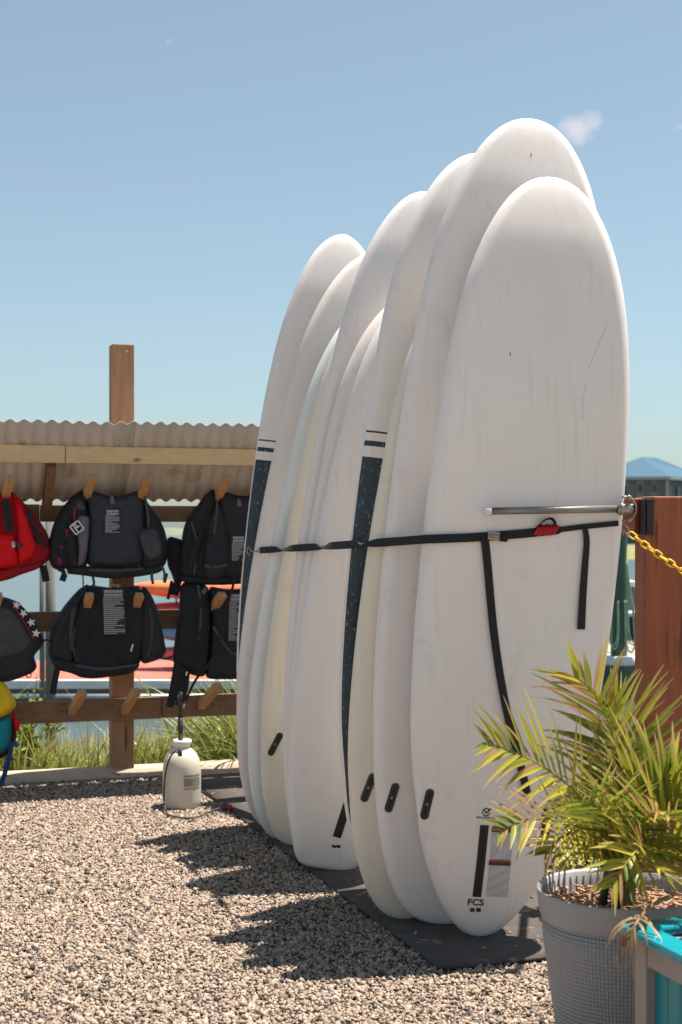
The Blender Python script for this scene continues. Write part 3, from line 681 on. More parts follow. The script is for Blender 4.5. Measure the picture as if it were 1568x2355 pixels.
# star patterned
j = jacket('charcoal life jacket with white star trim on a red line, middle row', 30, 1550)
panel(j, 'back_panel', [(-60, 1360), (0, 1372), (14, 1373), (40, 1383), (61, 1403), (86, 1438), (103, 1473), (98, 1485), (77, 1508), (84, 1525), (85, 1535), (75, 1548), (22, 1568), (-60, 1575), (-90, 1480)], -.03, .06, c_black2, seed=61, wr=.2)
panel(j, 'front_panel', [(-50, 1385), (0, 1390), (28, 1394), (55, 1425), (75, 1462), (80, 1480), (60, 1500), (20, 1515), (-50, 1520)], -.07, .035, c_char, seed=62, wr=.25)
strap(j, 'piping', [(30, 1394), (52, 1425), (66, 1448), (78, 1470)], -.115, .006, c_dred)
strap(j, 'trim_band', [(36, 1388), (56, 1412), (74, 1434), (86, 1462)], -.104, .032, c_black)
def star(x, y, b, r, rot):
    mb = MB(); c = RK(x, y, b - .13); P = []
    for k in range(10):
        a = rot + k * math.pi / 5; q = r if k % 2 == 0 else r * .45; P.append(c + RA * (q * math.cos(a)) + V((0, 0, q * math.sin(a))))
    mb.add([c - RB * .003] + P + [p + RB * .004 for p in P], [(0, 1 + k, 1 + (k + 1) % 10) for k in range(10)] + [(1 + k, 11 + k, 11 + (k + 1) % 10, 1 + (k + 1) % 10) for k in range(10)]); return mb
for x, y in ((38, 1391), (54, 1410), (72, 1431), (83, 1456)): obj('star', star(x, y, -.112, .022, R.uniform(0, 1)), c_white, j)
mb = MB(); c = RK(66, 1552, -.19); mb.tube([c + RA * (.012 * math.cos(a)) + V((0, 0, .012 * math.sin(a))) for a in [k * .628 for k in range(10)]], .003, 6, closed=True); obj('ring', mb, c_black, j)
strap(j, 'strap', [(100, 1473), (108, 1471), (116, 1474)], -.06, .008, c_black)
for (jx, specs) in (('black life jacket with grey', [([(352, 1305), (349, 1325), (352, 1343)], -.09, .014), ([(372, 1300), (378, 1318), (377, 1336)], -.09, .012), ([(212, 1322), (216, 1338), (214, 1352)], -.08, .012), ([(338, 1222), (340, 1250), (338, 1268)], -.128, .016), ([(205, 1310), (262, 1312), (330, 1308)], -.112, .012)]),
                    ('plain black life jacket', [([(368, 1512), (384, 1514), (398, 1508)], -.06, .012), ([(172, 1440), (168, 1480), (176, 1520)], -.105, .008), ([(345, 1400), (350, 1450), (340, 1510)], -.112, .008), ([(175, 1530), (240, 1538), (316, 1528)], -.118, .012)]),
                    ('black life jacket with loose', [([(455, 1345), (462, 1400), (458, 1470)], -.105, .012), ([(490, 1440), (530, 1500), (560, 1500)], -.10, .012)]),
                    ('black life jacket with low', [([(440, 1200), (452, 1250), (446, 1320)], -.105, .010), ([(470, 1300), (500, 1303), (522, 1298)], -.122, .016)])):
    jj = next(o for o in bpy.data.objects if o.get('label', '').startswith(jx))
    for pts, b_, w_ in specs: strap(jj, 'webbing', pts, b_, w_, c_char)
# yellow and teal at the bottom left
j = jacket('yellow, teal and red life jacket hanging lowest at the left edge', 10, 1735)
panel(j, 'yellow_panel', [(-40, 1550), (0, 1562), (18, 1578), (41, 1620), (22, 1640), (0, 1654), (-50, 1660)], -.06, .05, c_yel, seed=71)
panel(j, 'teal_panel', [(-50, 1640), (0, 1654), (18, 1646), (29, 1656), (23, 1717), (0, 1736), (-50, 1745)], -.05, .05, c_teal, seed=72)
panel(j, 'red_panel', [(28, 1628), (38, 1648), (48, 1665), (42, 1683), (29, 1674)], -.05, .02, c_red, seed=73, round_=7, res=5)
panel(j, 'inner_panel', [(20, 1640), (36, 1660), (38, 1700), (28, 1725), (10, 1742), (-40, 1755), (-40, 1650)], -.01, .04, c_black, seed=74)
strap(j, 'strap', [(27, 1705), (24, 1730), (15, 1765), (2, 1806)], -.08, .022, c_blue)
strap(j, 'tab', [(32, 1708), (42, 1716)], -.07, .026, pm('webbing_bright_blue', (.03, .12, .45)))

# ================================================================== SURFBOARDS
PROF = [(0, 0), (.01, .21), (.05, .455), (.12, .69), (.16, .765), (.25, .905), (.37, .98), (.49, 1.0), (.575, .995), (.66, .97), (.747, .935), (.83, .85), (.896, .71), (.947, .53), (.983, .31), (1, 0)]
SQUASH = [(0, 0), (.003, .38), (.015, .5), (.05, .60), (.12, .75), (.2, .86), (.3, .95), (.45, 1.0), (.6, .98), (.72, .92), (.83, .80), (.9, .66), (.95, .48), (.985, .27), (1, 0)]
POINTY = PROF[:10] + [(.747, .91), (.83, .80), (.896, .64), (.947, .47), (.983, .25), (.995, .10), (1, 0)]
def prof_eval(pr, t):
    phi = math.acos(1 - 2 * t); ph = [math.acos(1 - 2 * a) for a, _ in pr]
    for i in range(len(pr) - 1):
        if phi <= ph[i + 1] + 1e-9:
            u = (phi - ph[i]) / (ph[i + 1] - ph[i]); y0 = pr[max(i - 1, 0)][1]; y1, y2 = pr[i][1], pr[i + 1][1]; y3 = pr[min(i + 2, len(pr) - 1)][1]
            x0, x1, x2, x3 = ph[max(i - 1, 0)], ph[i], ph[i + 1], ph[min(i + 2, len(pr) - 1)]
            m1 = (y2 - y0) / (x2 - x0) if x2 > x0 else 0; m2 = (y3 - y1) / (x3 - x1) if x3 > x1 else 0
            if i == 0: m1 = (y2 - y1) / (x2 - x1)
            if i == len(pr) - 2: m2 = (y2 - y1) / (x2 - x1)
            h = x2 - x1
            return max(0, (2 * u ** 3 - 3 * u * u + 1) * y1 + (u ** 3 - 2 * u * u + u) * h * m1 + (-2 * u ** 3 + 3 * u * u) * y2 + (u ** 3 - u * u) * h * m2)
    return 0
def foam(name, col, col2, stripe=False, top=.62):
    m = bpy.data.materials.new(name); m.use_nodes = True; n, l = m.node_tree.nodes, m.node_tree.links; b = n['Principled BSDF']
    b.inputs['Roughness'].default_value = .42; b.inputs['Specular IOR Level'].default_value = .35
    tc = n.new('ShaderNodeTexCoord')
    def nz(scale, st, det=4, rough=.6):
        mp = n.new('ShaderNodeMapping'); mp.inputs['Scale'].default_value = st; l.new(tc.outputs['Object'], mp.inputs[0])
        k = n.new('ShaderNodeTexNoise'); k.inputs['Scale'].default_value = scale; k.inputs['Detail'].default_value = det; k.inputs['Roughness'].default_value = rough; l.new(mp.outputs[0], k.inputs['Vector']); return k.outputs['Fac']
    def ramp(f, p0, p1, c0, c1):
        r = n.new('ShaderNodeValToRGB'); r.color_ramp.elements[0].position = p0; r.color_ramp.elements[1].position = p1
        r.color_ramp.elements[0].color = (*c0, 1); r.color_ramp.elements[1].color = (*c1, 1); l.new(f, r.inputs[0]); return r.outputs[0]
    def mix(f, a, c, mode='MIX'):
        x = n.new('ShaderNodeMixRGB'); x.blend_type = mode; l.new(f, x.inputs[0]) if not isinstance(f, float) else setattr(x.inputs[0], 'default_value', f)
        l.new(a, x.inputs[1]); (l.new(c, x.inputs[2]) if not isinstance(c, tuple) else setattr(x.inputs[2], 'default_value', (*c, 1))); return x.outputs[0]
    W = (0, 0, 0), (1, 1, 1)
    base = ramp(nz(2.2, (1, 1, .5)), .35, .7, col2, col)
    base = mix(ramp(nz(1, (55, 55, 2.2), 3), .56, .72, *((0, 0, 0), (.30, .30, .30))), base, tuple(c * .72 for c in col))          # vertical streaks
    base = mix(ramp(nz(9, (1, 1, .8), 5, .7), .58, .74, (0, 0, 0), (.34, .34, .34)), base, tuple(c * .62 for c in col))      # grime clouds
    base = mix(ramp(nz(1, (34, 34, 9), 6, .75), .70, .735, (0, 0, 0), (.5, .5, .5)), base, (.30, .27, .24))                  # scuffs
    base = mix(ramp(nz(1, (90, 90, 120), 2), .80, .82, (0, 0, 0), (.7, .7, .7)), base, (.22, .18, .14))                     # specks
    if stripe:
        uv = n.new('ShaderNodeUVMap'); uv.uv_map = 'UVMap'; sp = n.new('ShaderNodeSeparateXYZ'); l.new(uv.outputs[0], sp.inputs[0])
        def M(op, a, c):
            x = n.new('ShaderNodeMath'); x.operation = op
            for i, q in enumerate((a, c)):
                if isinstance(q, (int, float)): x.inputs[i].default_value = q
                else: l.new(q, x.inputs[i])
            return x.outputs[0]
        v = sp.outputs[1]; u = sp.outputs[0]
        bands = None
        for a0, a1 in ((-1, top), (top + .014, top + .021), (top + .0315, top + .034)):
            q = M('MULTIPLY', M('GREATER_THAN', v, a0), M('LESS_THAN', v, a1)); bands = q if bands is None else M('MAXIMUM', bands, q)
        bands = M('MULTIPLY', bands, M('LESS_THAN', u, 1.0))
        navy = ramp(nz(3, (1, 1, .6)), .35, .7, (.016, .03, .042), (.035, .06, .08))
        chip = ramp(nz(1, (130, 130, 42), 6, .8), .60, .635, *W)
        navy = mix(chip, navy, (.45, .45, .44))
        base = mix(bands, base, navy)
    l.new(base, b.inputs['Base Color'])
    bp = n.new('ShaderNodeBump'); bp.inputs['Strength'].default_value = .12; bp.inputs['Distance'].default_value = .006
    l.new(nz(7, (1, 1, .6), 5), bp.inputs['Height']); l.new(bp.outputs[0], b.inputs['Normal'])
    return m
WHT, WHT2 = (.83, .785, .75), (.78, .73, .69)
f_white = foam('foam_white', WHT, WHT2); f_warm = foam('foam_warm_white', (.81, .745, .69), (.75, .68, .62)); f_cream = foam('foam_yellowed', (.80, .735, .62), (.75, .68, .55)); f_cool = foam('foam_cool_white', (.79, .79, .76), (.72, .73, .70))
f_s1 = foam('foam_navy_panel', WHT, WHT2, True, .580); f_s2 = foam('foam_navy_panel_far', WHT, WHT2, True, .602)
YAW = rad(5.5)
BVHV, BVHF = [], []
BD = {}
def board(key, label, tail, nose, W, mat, prof=PROF, th=.072, lean=-.0, rn=.10, rt=.045, yaw=YAW, cam_=.003, mix=(0, 0)):
    W *= .98
    T = G(*tail, .0165); n0 = V((math.sin(yaw), -math.cos(yaw), 0)); d = V(((nose[0] - CX) / F, 1, -(nose[1] - HZ) / F)); o = V((0, 0, H))
    Y = (n0.dot(T) + lean - n0.dot(o)) / n0.dot(d); N = o + d * Y
    v = N - T; L = v.length; v.normalize(); u0 = V((math.cos(yaw), math.sin(yaw), 0)); u = (u0 - v * v.dot(u0)).normalized(); nn = u.cross(v)
    def off(t):
        a = -rn * max(0, (t - .55) / .45) ** 2.2 - rt * max(0, (.38 - t) / .38) ** 2
        return a - (-rt * (1 - t) - rn * t)
    def pv(t):
        m_ = mix[0] if t < .45 else mix[1]; return prof_eval(prof, t) * (1 - m_) + m_ * (4 * t * (1 - t)) ** .36
    def half(t): return W / 2 * pv(t)
    def hh(t): return th / 2 * min(1, pv(t) * 1.55) ** .75
    def surf(x, t, e=0):
        return T + v * (L * t) + u * x + nn * (off(t) + hh(t) - cam_ * (2 * x / W) ** 2 + e)
    root = thing('surfboard', label, 'surfboard', T, 'white boards strapped in the standing row')
    n = 60; ring = None; mb = MB(); UV = []
    ts = [(1 - math.cos(math.pi * i / n)) / 2 for i in range(n + 1)]
    ts[0] = .00002; ts[-1] = .99998
    A = 8
    for t in ts:
        w, h = half(t), hh(t); rr = min(.038, w * .92); o_ = off(t); rw = []
        arc = [math.pi / 2 * k / A for k in range(A + 1)]
        for a in arc: rw.append((w - rr + rr * math.cos(a), h * math.sin(a)))                 # right rail -> bottom face (+n)
        for k in range(1, 5): rw.append(((w - rr) * (1 - 2 * k / 5), h))
        for a in arc: rw.append((-(w - rr) - rr * math.sin(a), h * math.cos(a)))
        for a in arc[1:]: rw.append((-(w - rr) - rr * math.cos(a), -h * math.sin(a)))
        for k in range(1, 5): rw.append((-(w - rr) * (1 - 2 * k / 5), -h))
        for a in arc[:-1]: rw.append(((w - rr) + rr * math.sin(a), -h * math.cos(a)))
        for x, z in rw:
            mb.v.append(T + v * (L * t) + u * x + nn * (o_ + z - cam_ * (2 * x / W) ** 2))
            lim = max(.02, w - .004 - .014 * max(0, .5 - t)); UV.append((abs(x) / lim if z >= .1 * h else 2.0, t))
        ring = len(rw)
    for i in range(n):
        for k in range(ring): k2 = (k + 1) % ring; mb.f.append((i * ring + k, i * ring + k2, (i + 1) * ring + k2, (i + 1) * ring + k)); mb.m.append(0)
    mb.f += [tuple(range(ring))[::-1], tuple(n * ring + k for k in range(ring))]; mb.m += [0, 0]
    ob = obj('board_body', mb, mat, root, smooth=True)
    uvl = ob.data.uv_layers.new(name='UVMap')
    li = np.empty(len(ob.data.loops), np.int32); ob.data.loops.foreach_get('vertex_index', li)
    uvl.data.foreach_set('uv', np.array(UV, np.float32)[li].reshape(-1))
    base = len(BVHV); BVHV.extend(mb.v); BVHF.extend([tuple(i + base for i in f) for f in mb.f])
    BD[key] = dict(root=root, surf=surf, half=half, L=L, W=W, T=T, u=u, v=v, n=nn)
    return BD[key]
board('a', 'far leftmost board with pointed nose and navy lower panel', (640, 1890), (790, 539), .557, f_s2, POINTY, rn=.10, mix=(.025, .325))
board('b', 'warm white board second from the far end, just right of the pointed nose', (624.5, 1908), (867.6, 582.6), .573, f_warm, mix=(.231, -.077))
board('c', 'short white board third from the far end, left of the cream railed one', (641.3, 1930), (869.5, 698), .504, f_cool, mix=(.223, -.043))
board('d', 'short cream railed board with one black fin plug, fourth from the far end', (666.4, 1943), (887, 683), .467, f_cream, th=.06, mix=(.309, -.03))
board('e', 'tall white board with broad nose rising above the far half', (759, 1975), (982.6, 441), .602, f_white, SQUASH, mix=(.11, .054))
board('f', 'slim short white board tucked behind the squash tailed one', (753, 1990), (948, 682), .519, f_warm, th=.055, mix=(-.008, -.265))
board('g', 'short white board with flat squash tail and slanted black fin box', (749.4, 1998), (973.6, 670), .50, f_white, SQUASH, mix=(.166, -.1))
board('l', 'narrow white board standing hidden behind the tall navy panelled one', (884, 2042), (1088, 470), .47, f_white, th=.06)
board('h', 'tall white board with dark navy lower panel and pinstripes mid row', (904.6, 2080), (1102.6, 353), .584, f_s1, PROF, mix=(.056, -.065))
board('i', 'yellowed cream board third from the front, with black fin plug', (920, 2113), (1125.8, 604), .554, f_cream, mix=(.344, -.039))
board('j', 'tallest white board standing second from the front', (1006, 2124), (1225, 274), .65, f_white, mix=(.82, .232))
board('k', 'front white board with black fin box, grey sticker and lettering', (1097, 2153), (1271, 408), .609, f_white, mix=(-.03, .24))
bvh = BVHTree.FromPolygons(BVHV, BVHF)
def ray_d(x, y):
    d = V(((x - CX) / F, 1, -(y - HZ) / F)); h = bvh.ray_cast(V((0, 0, H)), d.normalized())
    return (h[0].y if h[0] else None)
def on_board(x, y, e, fallback=None):
    Y = ray_d(x, y); 
    return U(x, y, (Y if Y else fallback) - e)

m_plug = pm('fin_plug_black', (.03, .032, .034), rough=.35); m_slot = pm('slot_black', (.006, .006, .006), rough=.5); m_metal = pm('screw_metal', (.36, .345, .32), (.22, .20, .18), scale=40, rough=.42, metal=.75)
m_fbox = pm('fin_box_black', (.012, .013, .013), (.02, .02, .02), scale=40, rough=.5)
m_ink = pm('ink_black', (.035, .033, .033), rough=.5)
def pxt(B, x, y):
    # board coordinates (x across, t along) of a photo pixel
    d = V(((x - CX) / F, 1, -(y - HZ) / F)); o = V((0, 0, H)); T, n_ = B['T'], B['n']
    c0 = (T + B['n'] * .08)
    for _ in range(6):
        s = (c0 - o).dot(n_) / d.dot(n_); p = o + d * s; xx = (p - T).dot(B['u']); t = (p - T).dot(B['v']) / B['L']
        c0 = B['surf'](xx, max(.001, min(.999, t)))
    return xx, t
def patch(B, x, t, w, l, e, rot=0, nu=4, nv=10, capsule=False, taper=1.0):
    # slab on the bottom face; w, l metres; rot about the normal
    mb = MB(); cr, sr = math.cos(rot), math.sin(rot); L = B['L']; rows = []
    for j in range(nv + 1):
        b = -l / 2 * math.cos(math.pi * j / nv) if capsule else -l / 2 + l * j / nv; ww = w / 2
        if capsule:
            r = w / 2; ee = max(0, abs(b) - (l / 2 - r)); ww = math.sqrt(max(0, r * r - ee * ee)) + .0003
        rows.append([(-ww + 2 * ww * i / nu, b) for i in range(nu + 1)])
    for lay, ee in ((0, e), (1, -.003)):
        for r_ in rows:
            for a, b in r_: mb.v.append(B['surf'](x + a * cr - b * sr, t + (a * sr + b * cr) / L, ee))
    c = (nu + 1); o2 = c * (nv + 1)
    for j in range(nv):
        for i in range(nu): k = j * c + i; mb.f.append((k, k + 1, k + c + 1, k + c)); mb.m.append(0)
    rim = [i for i in range(nu + 1)] + [j * c + nu for j in range(1, nv + 1)] + [nv * c + i for i in range(nu - 1, -1, -1)] + [j * c for j in range(nv - 1, 0, -1)]
    for a, b in zip(rim, rim[1:] + rim[:1]): mb.f.append((b, a, a + o2, b + o2)); mb.m.append(0)
    return mb
def plug(key, x, y, rot=-.17, l=.094):
    B = BD[key]; xx, t = pxt(B, x, y)
    p = obj('fin_plug', patch(B, xx, t, .0245, l, .0022, rot, capsule=True, nv=24), m_plug, B['root'], smooth=False)
    for s in (-1, 1):
        dx = -math.sin(rot) * s * l * .22; dt = math.cos(rot) * s * l * .22 / B['L']
        obj('slot', patch(B, xx + dx, t + dt, .007, l * .3, .0028, rot, nu=2, nv=4), m_slot, p)
    obj('screw', patch(B, xx - math.sin(rot) * l * -.05, t, .008, .008, .0034, rot, nu=2, nv=2, capsule=True), m_metal, p)
plug('d', 633, 1711, -.30, .098); plug('i', 847, 1811, -.22); plug('j', 901, 1834, -.17); plug('k', 982, 1849, -.12); plug('k', 1255, 1892, .06)
# fin box and stickers on the front board
B = BD['k']
x0, t0 = pxt(B, 1118, 1900); x1, t1 = pxt(B, 1096, 2057)
def between(B, pa, pb):
    xa, ta = pxt(B, *pa); xb, tb = pxt(B, *pb); dx, dl = xb - xa, (tb - ta) * B['L']; return (xa + xb) / 2, (ta + tb) / 2, math.hypot(dx, dl), math.atan2(-dx, dl)
x, t, l, r = between(B, (1096, 2062), (1114, 1897)); fb = obj('fin_box', patch(B, x, t, .026, l, .0015, r, nv=14), m_fbox, B['root'])
obj('slot', patch(B, x, t, .010, l * .93, .0022, r, nv=14), m_slot, fb)
def dots():
    m = bpy.data.materials.new('sticker_halftone'); m.use_nodes = True; n, l = m.node_tree.nodes, m.node_tree.links; b = n['Principled BSDF']; b.inputs['Roughness'].default_value = .4
    tc = n.new('ShaderNodeTexCoord'); vo = n.new('ShaderNodeTexVoronoi'); vo.inputs['Scale'].default_value = 190; vo.inputs['Randomness'].default_value = .15; l.new(tc.outputs['Object'], vo.inputs['Vector'])
    rp = n.new('ShaderNodeValToRGB'); l.new(vo.outputs['Distance'], rp.inputs[0]); rp.color_ramp.elements[0].position = .25; rp.color_ramp.elements[1].position = .6
    rp.color_ramp.elements[0].color = (.36, .36, .38, 1); rp.color_ramp.elements[1].color = (.54, .53, .54, 1); l.new(rp.outputs[0], b.inputs['Base Color']); return m
m_dots = dots(); m_sred = pm('sticker_red', (.42, .06, .03), rough=.4); m_sblk = pm('sticker_black', (.04, .04, .038), rough=.4)
x, t, l, r = between(B, (1142, 2062), (1156, 1905)); st = obj('sticker', patch(B, x, t, .066, l, .0008, r, nv=12), m_dots, B['root'])
for py, h in ((1908, .014), (1985, .012)):
    xx, tt = pxt(B, 1156 - (py - 1905) * .09, py); obj('bar', patch(B, xx, tt, .066, h, .0030, r, nv=4), m_sblk, st)
    obj('bar', patch(B, xx, tt + .008 / B['L'], .060, .006, .0034, r, nv=2), m_sred, st)
def text_on(B, s, px, py, width, rot, mat, name='lettering', bold=0.0, up=None):
    cu = bpy.data.curves.new(name, 'FONT'); cu.body = s; cu.size = 1; cu.align_x = 'CENTER'; cu.align_y = 'CENTER'; cu.offset = bold; cu.resolution_u = 3
    o = bpy.data.objects.new('tmp', cu); COL.objects.link(o); bpy.context.view_layer.update()
    me = bpy.data.meshes.new_from_object(o.evaluated_get(bpy.context.evaluated_depsgraph_get())); bpy.data.objects.remove(o)
    cx, ct = pxt(B, px, py); xs_ = [p.co.x for p in me.vertices]; k = width / (max(xs_) - min(xs_)); mid = (max(xs_) + min(xs_)) / 2; cr, sr = math.cos(rot), math.sin(rot); mb = MB()
    for p in me.vertices:
        a, b = (p.co.x - mid) * k, p.co.y * k * (up or 1); mb.v.append(B['surf'](cx + a * cr - b * sr, ct + (a * sr + b * cr) / B['L'], .0016))
    for p in me.polygons: mb.f.append(tuple(p.vertices)); mb.m.append(0)
    bpy.data.meshes.remove(me); return obj(name, mb, mat, B['root'])
text_on(B, 'FCS', 1094, 2075, .049, r, m_ink, bold=.025, up=.9)
text_on(B, 'VOLUTION TEC', 1117, 1880, .060, r, m_ink, bold=.03)
x, t = pxt(B, 1119, 1886); obj('mark', patch(B, x, t, .030, .0028, .0014, r, nv=2), m_ink, B['root'])
for px_, mt in ((1086, pm('ink_maroon', (.10, .05, .05))), (1100, m_ink)):
    x, t = pxt(B, px_, 2092); mk = obj('mark', patch(B, x, t, .014, .012, .0014, r, nv=3), mt, B['root'])
# round emblem above the lettering
cx_, ct_ = pxt(B, 1118, 1867)
mb = MB(); ns = 22
for lay, rr_ in ((0, .0125), (1, .0095)):
    for k in range(ns):
        a = rad(60) + rad(300) * k / (ns - 1); mb.v.append(B['surf'](cx_ + rr_ * math.cos(a), ct_ + rr_ * math.sin(a) / B['L'], .0016))
mb.f = [(k, k + 1, ns + k + 1, ns + k) for k in range(ns - 1)]; mb.m = [0] * (ns - 1)
obj('emblem', mb, m_ink, B['root'])
for a0, b0, a1, b1 in ((-.006, .006, 0, -.004), (0, -.004, .012, .011), (.004, .006, .014, .012)):
    mb = MB(); dx, dy = a1 - a0, b1 - b0; ll = math.hypot(dx, dy); nx_, ny_ = -dy / ll * .0018, dx / ll * .0018
    mb.add([B['surf'](cx_ + a, ct_ + b / B['L'], .0017) for a, b in ((a0 + nx_, b0 + ny_), (a0 - nx_, b0 - ny_), (a1 - nx_, b1 - ny_), (a1 + nx_, b1 + ny_))], [(0, 1, 2, 3)]); obj('emblem', mb, m_ink, B['root'])
# fin box on the squash tail
B = BD['g']; x, t, l, r = between(B, (774, 1925), (800, 1845)); fb = obj('fin_box', patch(B, x, t, .03, l, .0015, r, nv=10), m_fbox, B['root'])
for px_ in (768, 778):
    x, t = pxt(B, px_, 1946); obj('mark', patch(B, x, t, .016, .010, .0012, r, nv=2), m_ink, B['root'])
# scratches on the front board (long fine pencil-like marks)
B = BD['k']; m_scr = pm('scratch_grey', (.56, .53, .50), rough=.5)
for pa, pb in (((1398, 738), (1352, 850)), ((1345, 880), (1338, 965))):
    x, t, l, r_ = between(B, pb, pa); obj('scratch', patch(B, x, t, .0012, l, .0004, r_, nu=1, nv=6), m_scr, B['root'])
for px_, py_ in ((1173, 814), (1221, 356)):
    x, t = pxt(B if py_ > 500 else BD['j'], px_, py_); BB = B if py_ > 500 else BD['j']; obj('scuff_mark', patch(BB, x, t, .003, .012, .0005, .1, nu=1, nv=2), pm('scuff_brown', (.25, .22, .19)), BB['root'])

# ================================================================== BOARD RACK: POST, RAIL, PRONG, STRAP
w_brown = pm('redbrown_stain', (.35, .105, .045), (.21, .058, .027), scale=4, rough=.6, stretch=(9, 9, .7), bump=.25, bscale=7, dark=(.11, .038, .02), dark_thr=.58, dark_scale=3)
post_Y = 4.66
xl = (1485 - CX) / F * post_Y; zt = H - (1141 - HZ) / F * post_Y
rackb = thing('board_rack', 'red-brown post and rail rack holding the standing boards', 'rack', (xl + .1, post_Y + .08, 0))
mb = MB(); mb.box((xl + .1, post_Y + .09, zt / 2), .2, .18, zt); obj('post', mb, w_brown, rackb, bevel=.006)
rd = V((math.sin(YAW), -math.cos(YAW), 0)) * -1     # along the row, away from the camera
p0 = V((xl - .012, post_Y + .05, zt - .065))
hdir = V((-.55, .84, 0)).normalized()
mb = MB(); mb.bar(p0, p0 + hdir * 2.2, .045, .118); obj('rail', mb, w_brown, rackb, bevel=.004)
pb = p0 + hdir * 2.2; mb = MB(); mb.box((pb.x, pb.y + .05, zt / 2 - .01), .1, .1, zt - .02); obj('post', mb, w_brown, rackb, bevel=.005)
mb = MB(); c = V((xl + .012, post_Y - .004, zt - .068)); mb.box(c, .022, .012, .118); mb.box(c + V((-.018, .03, 0)), .012, .06, .118); obj('bracket', mb, pm('iron_black', (.03, .03, .032), rough=.5, metal=.3), rackb, bevel=.002)
m_pipe = pm('steel_pipe', (.30, .29, .27), (.17, .16, .15), scale=9, rough=.45, metal=.7, stretch=(1, 8, 8), dark=(.22, .09, .05), dark_thr=.66, dark_scale=3)
q0, q1 = U(1428, 1170, ray_d(1405, 1172) - .045), U(1126, 1175, ray_d(1126, 1175) - .05)
mb = MB(); mb.tube([q0, q1], .0108, 16); prong = obj('prong', mb, m_pipe, rackb, smooth=True)
mb = MB(); dq = (q1 - q0).normalized(); mb.tube([q1 - dq * .004, q1 + dq * .014, q1 + dq * .022], [.0132, .0132, .008], 14); obj('end_cap', mb, c_white, prong, smooth=True)
mb = MB(); mb.tube([q0 - dq * .03, q0 + dq * .012], .0155, 14); mb.tube([q0 - dq * .005, q0 + dq * .004], .019, 14); obj('flange', mb, m_metal, prong, smooth=True)
mb = MB(); mb.tube([q0 - dq * .03, V((p0.x - .05, p0.y + .02, q0.z))], .014, 12); obj('socket', mb, m_metal, prong, smooth=True)
for dz in (-.034, .034): mb = MB(); mb.tube([q0 + V((.02, -.01, dz)), q0 + V((.03, .02, dz))], .007, 8); obj('bolt', mb, m_metal, prong, smooth=True)
mb = MB(); ce = q0 + V((.012, .0, 0)); mb.tube([ce + V((.032 * math.cos(a), .02 * math.sin(a) * 0, .036 * math.sin(a))) for a in [-1.9 + 3.8 * k / 14 for k in range(15)]], .003, 6); obj('wire_ring', mb, m_metal, prong, smooth=True)
# other prongs between the boards further back (mostly hidden)
for k in (.45, .8, 1.15, 1.5):
    a = p0 + hdir * k + V((0, 0, .02)); mb = MB(); mb.tube([a, a + V((-.12, -.045, 0))], .0125, 10); obj('prong', mb, m_pipe, rackb, smooth=True)
# tie-down strap
stp = thing('tie_strap', 'black webbing strap tied across the row of boards', 'strap', on_board(1135, 1232, .02))
key = [(1422, 1203), (1380, 1207), (1340, 1211), (1300, 1216), (1262, 1221), (1200, 1227), (1140, 1232), (1080, 1236)]
P = [on_board(x, y, .007, 4.5) for x, y in key]
pe = on_board(598, 1265, .012, 6.0); pl = P[-1] 
n = 26
air = []; n = 60; lim = []
for i in range(n + 1):
    sx = 1080 + (598 - 1080) * i / n; ty = 1236 + 4 * min(1, (1080 - sx) / 108) + 25 * (max(0, 972 - sx) / 374) ** .9
    hs = [ray_d(sx + p_, ty + q) for q in (-9, 0, 9) for p_ in (-7, 0, 7)]; hs = [q for q in hs if q]
    lim.append((i, (min(hs) if hs else 9) - .012, sx, ty))
lim[0] = (0, pl.y, 1080, 1236)
hull = []
for p in lim:               # taut strap: lower convex hull of the depths it has to clear
    while len(hull) > 1 and (hull[-1][1] - hull[-2][1]) * (p[0] - hull[-2][0]) >= (p[1] - hull[-2][1]) * (hull[-1][0] - hull[-2][0]): hull.pop()
    hull.append(p)
for i in range(1, n + 1):
    for a, b in zip(hull, hull[1:]):
        if a[0] <= i <= b[0]: Yq = a[1] + (b[1] - a[1]) * (i - a[0]) / (b[0] - a[0])
    air.append(U(lim[i][2], lim[i][3], Yq))
pe = air[-1]
allp = P + air; sides = []
for i, p in enumerate(allp):
    sx = CX + p.x / p.y * F
    if sx > 880: a = 0
    elif sx > 605: a = -(880 - sx) / 275 * math.pi * 3.0
    else: a = -math.pi * 3.0
    if sx > 1300: a = .5 * math.sin((sx - 1300) * .06)
    sides.append(V((0, -math.sin(a), math.cos(a))))
# finer sampling of the twist
fp, fs = [], []
for i in range(len(allp) - 1):
    for k in range(4):
        t = k / 4; p = allp[i].lerp(allp[i + 1], t); fp.append(p); sx = CX + p.x / p.y * F
        a = 0 if sx > 880 else -(880 - max(605, sx)) / 275 * math.pi * 3.0
        fs.append(V((0, -math.sin(a), math.cos(a))))
fp.append(allp[-1]); fs.append(V((0, 0, 1)))
w = [.026 if 900 < CX + p.x / p.y * F < 1290 else (.016 if CX + p.x / p.y * F > 1290 else .026) for p in fp]
obj('webbing', MB().ribbon(fp, w, fs, .0022), c_web, stp)
mb = MB(); c = on_board(1135, 1232, .014); mb.box(c, .036, .014, .026, BD['k']['u'], BD['k']['n'], BD['k']['v']); bk = obj('cam_buckle', mb, pm('buckle_brass', (.40, .35, .26), rough=.35, metal=.8), stp, bevel=.004)
mb = MB(); mb.tube([c + BD['k']['u'] * -.016 + BD['k']['n'] * .008, c + BD['k']['u'] * .016 + BD['k']['n'] * .008], .006, 10); obj('roller', mb, m_metal, bk, smooth=True)
mb = MB(); mb.box(c + BD['k']['u'] * .03 + V((0, 0, -.004)), .024, .016, .02, BD['k']['u'], BD['k']['n'], BD['k']['v']); obj('release_tab', mb, c_black, bk, bevel=.004)
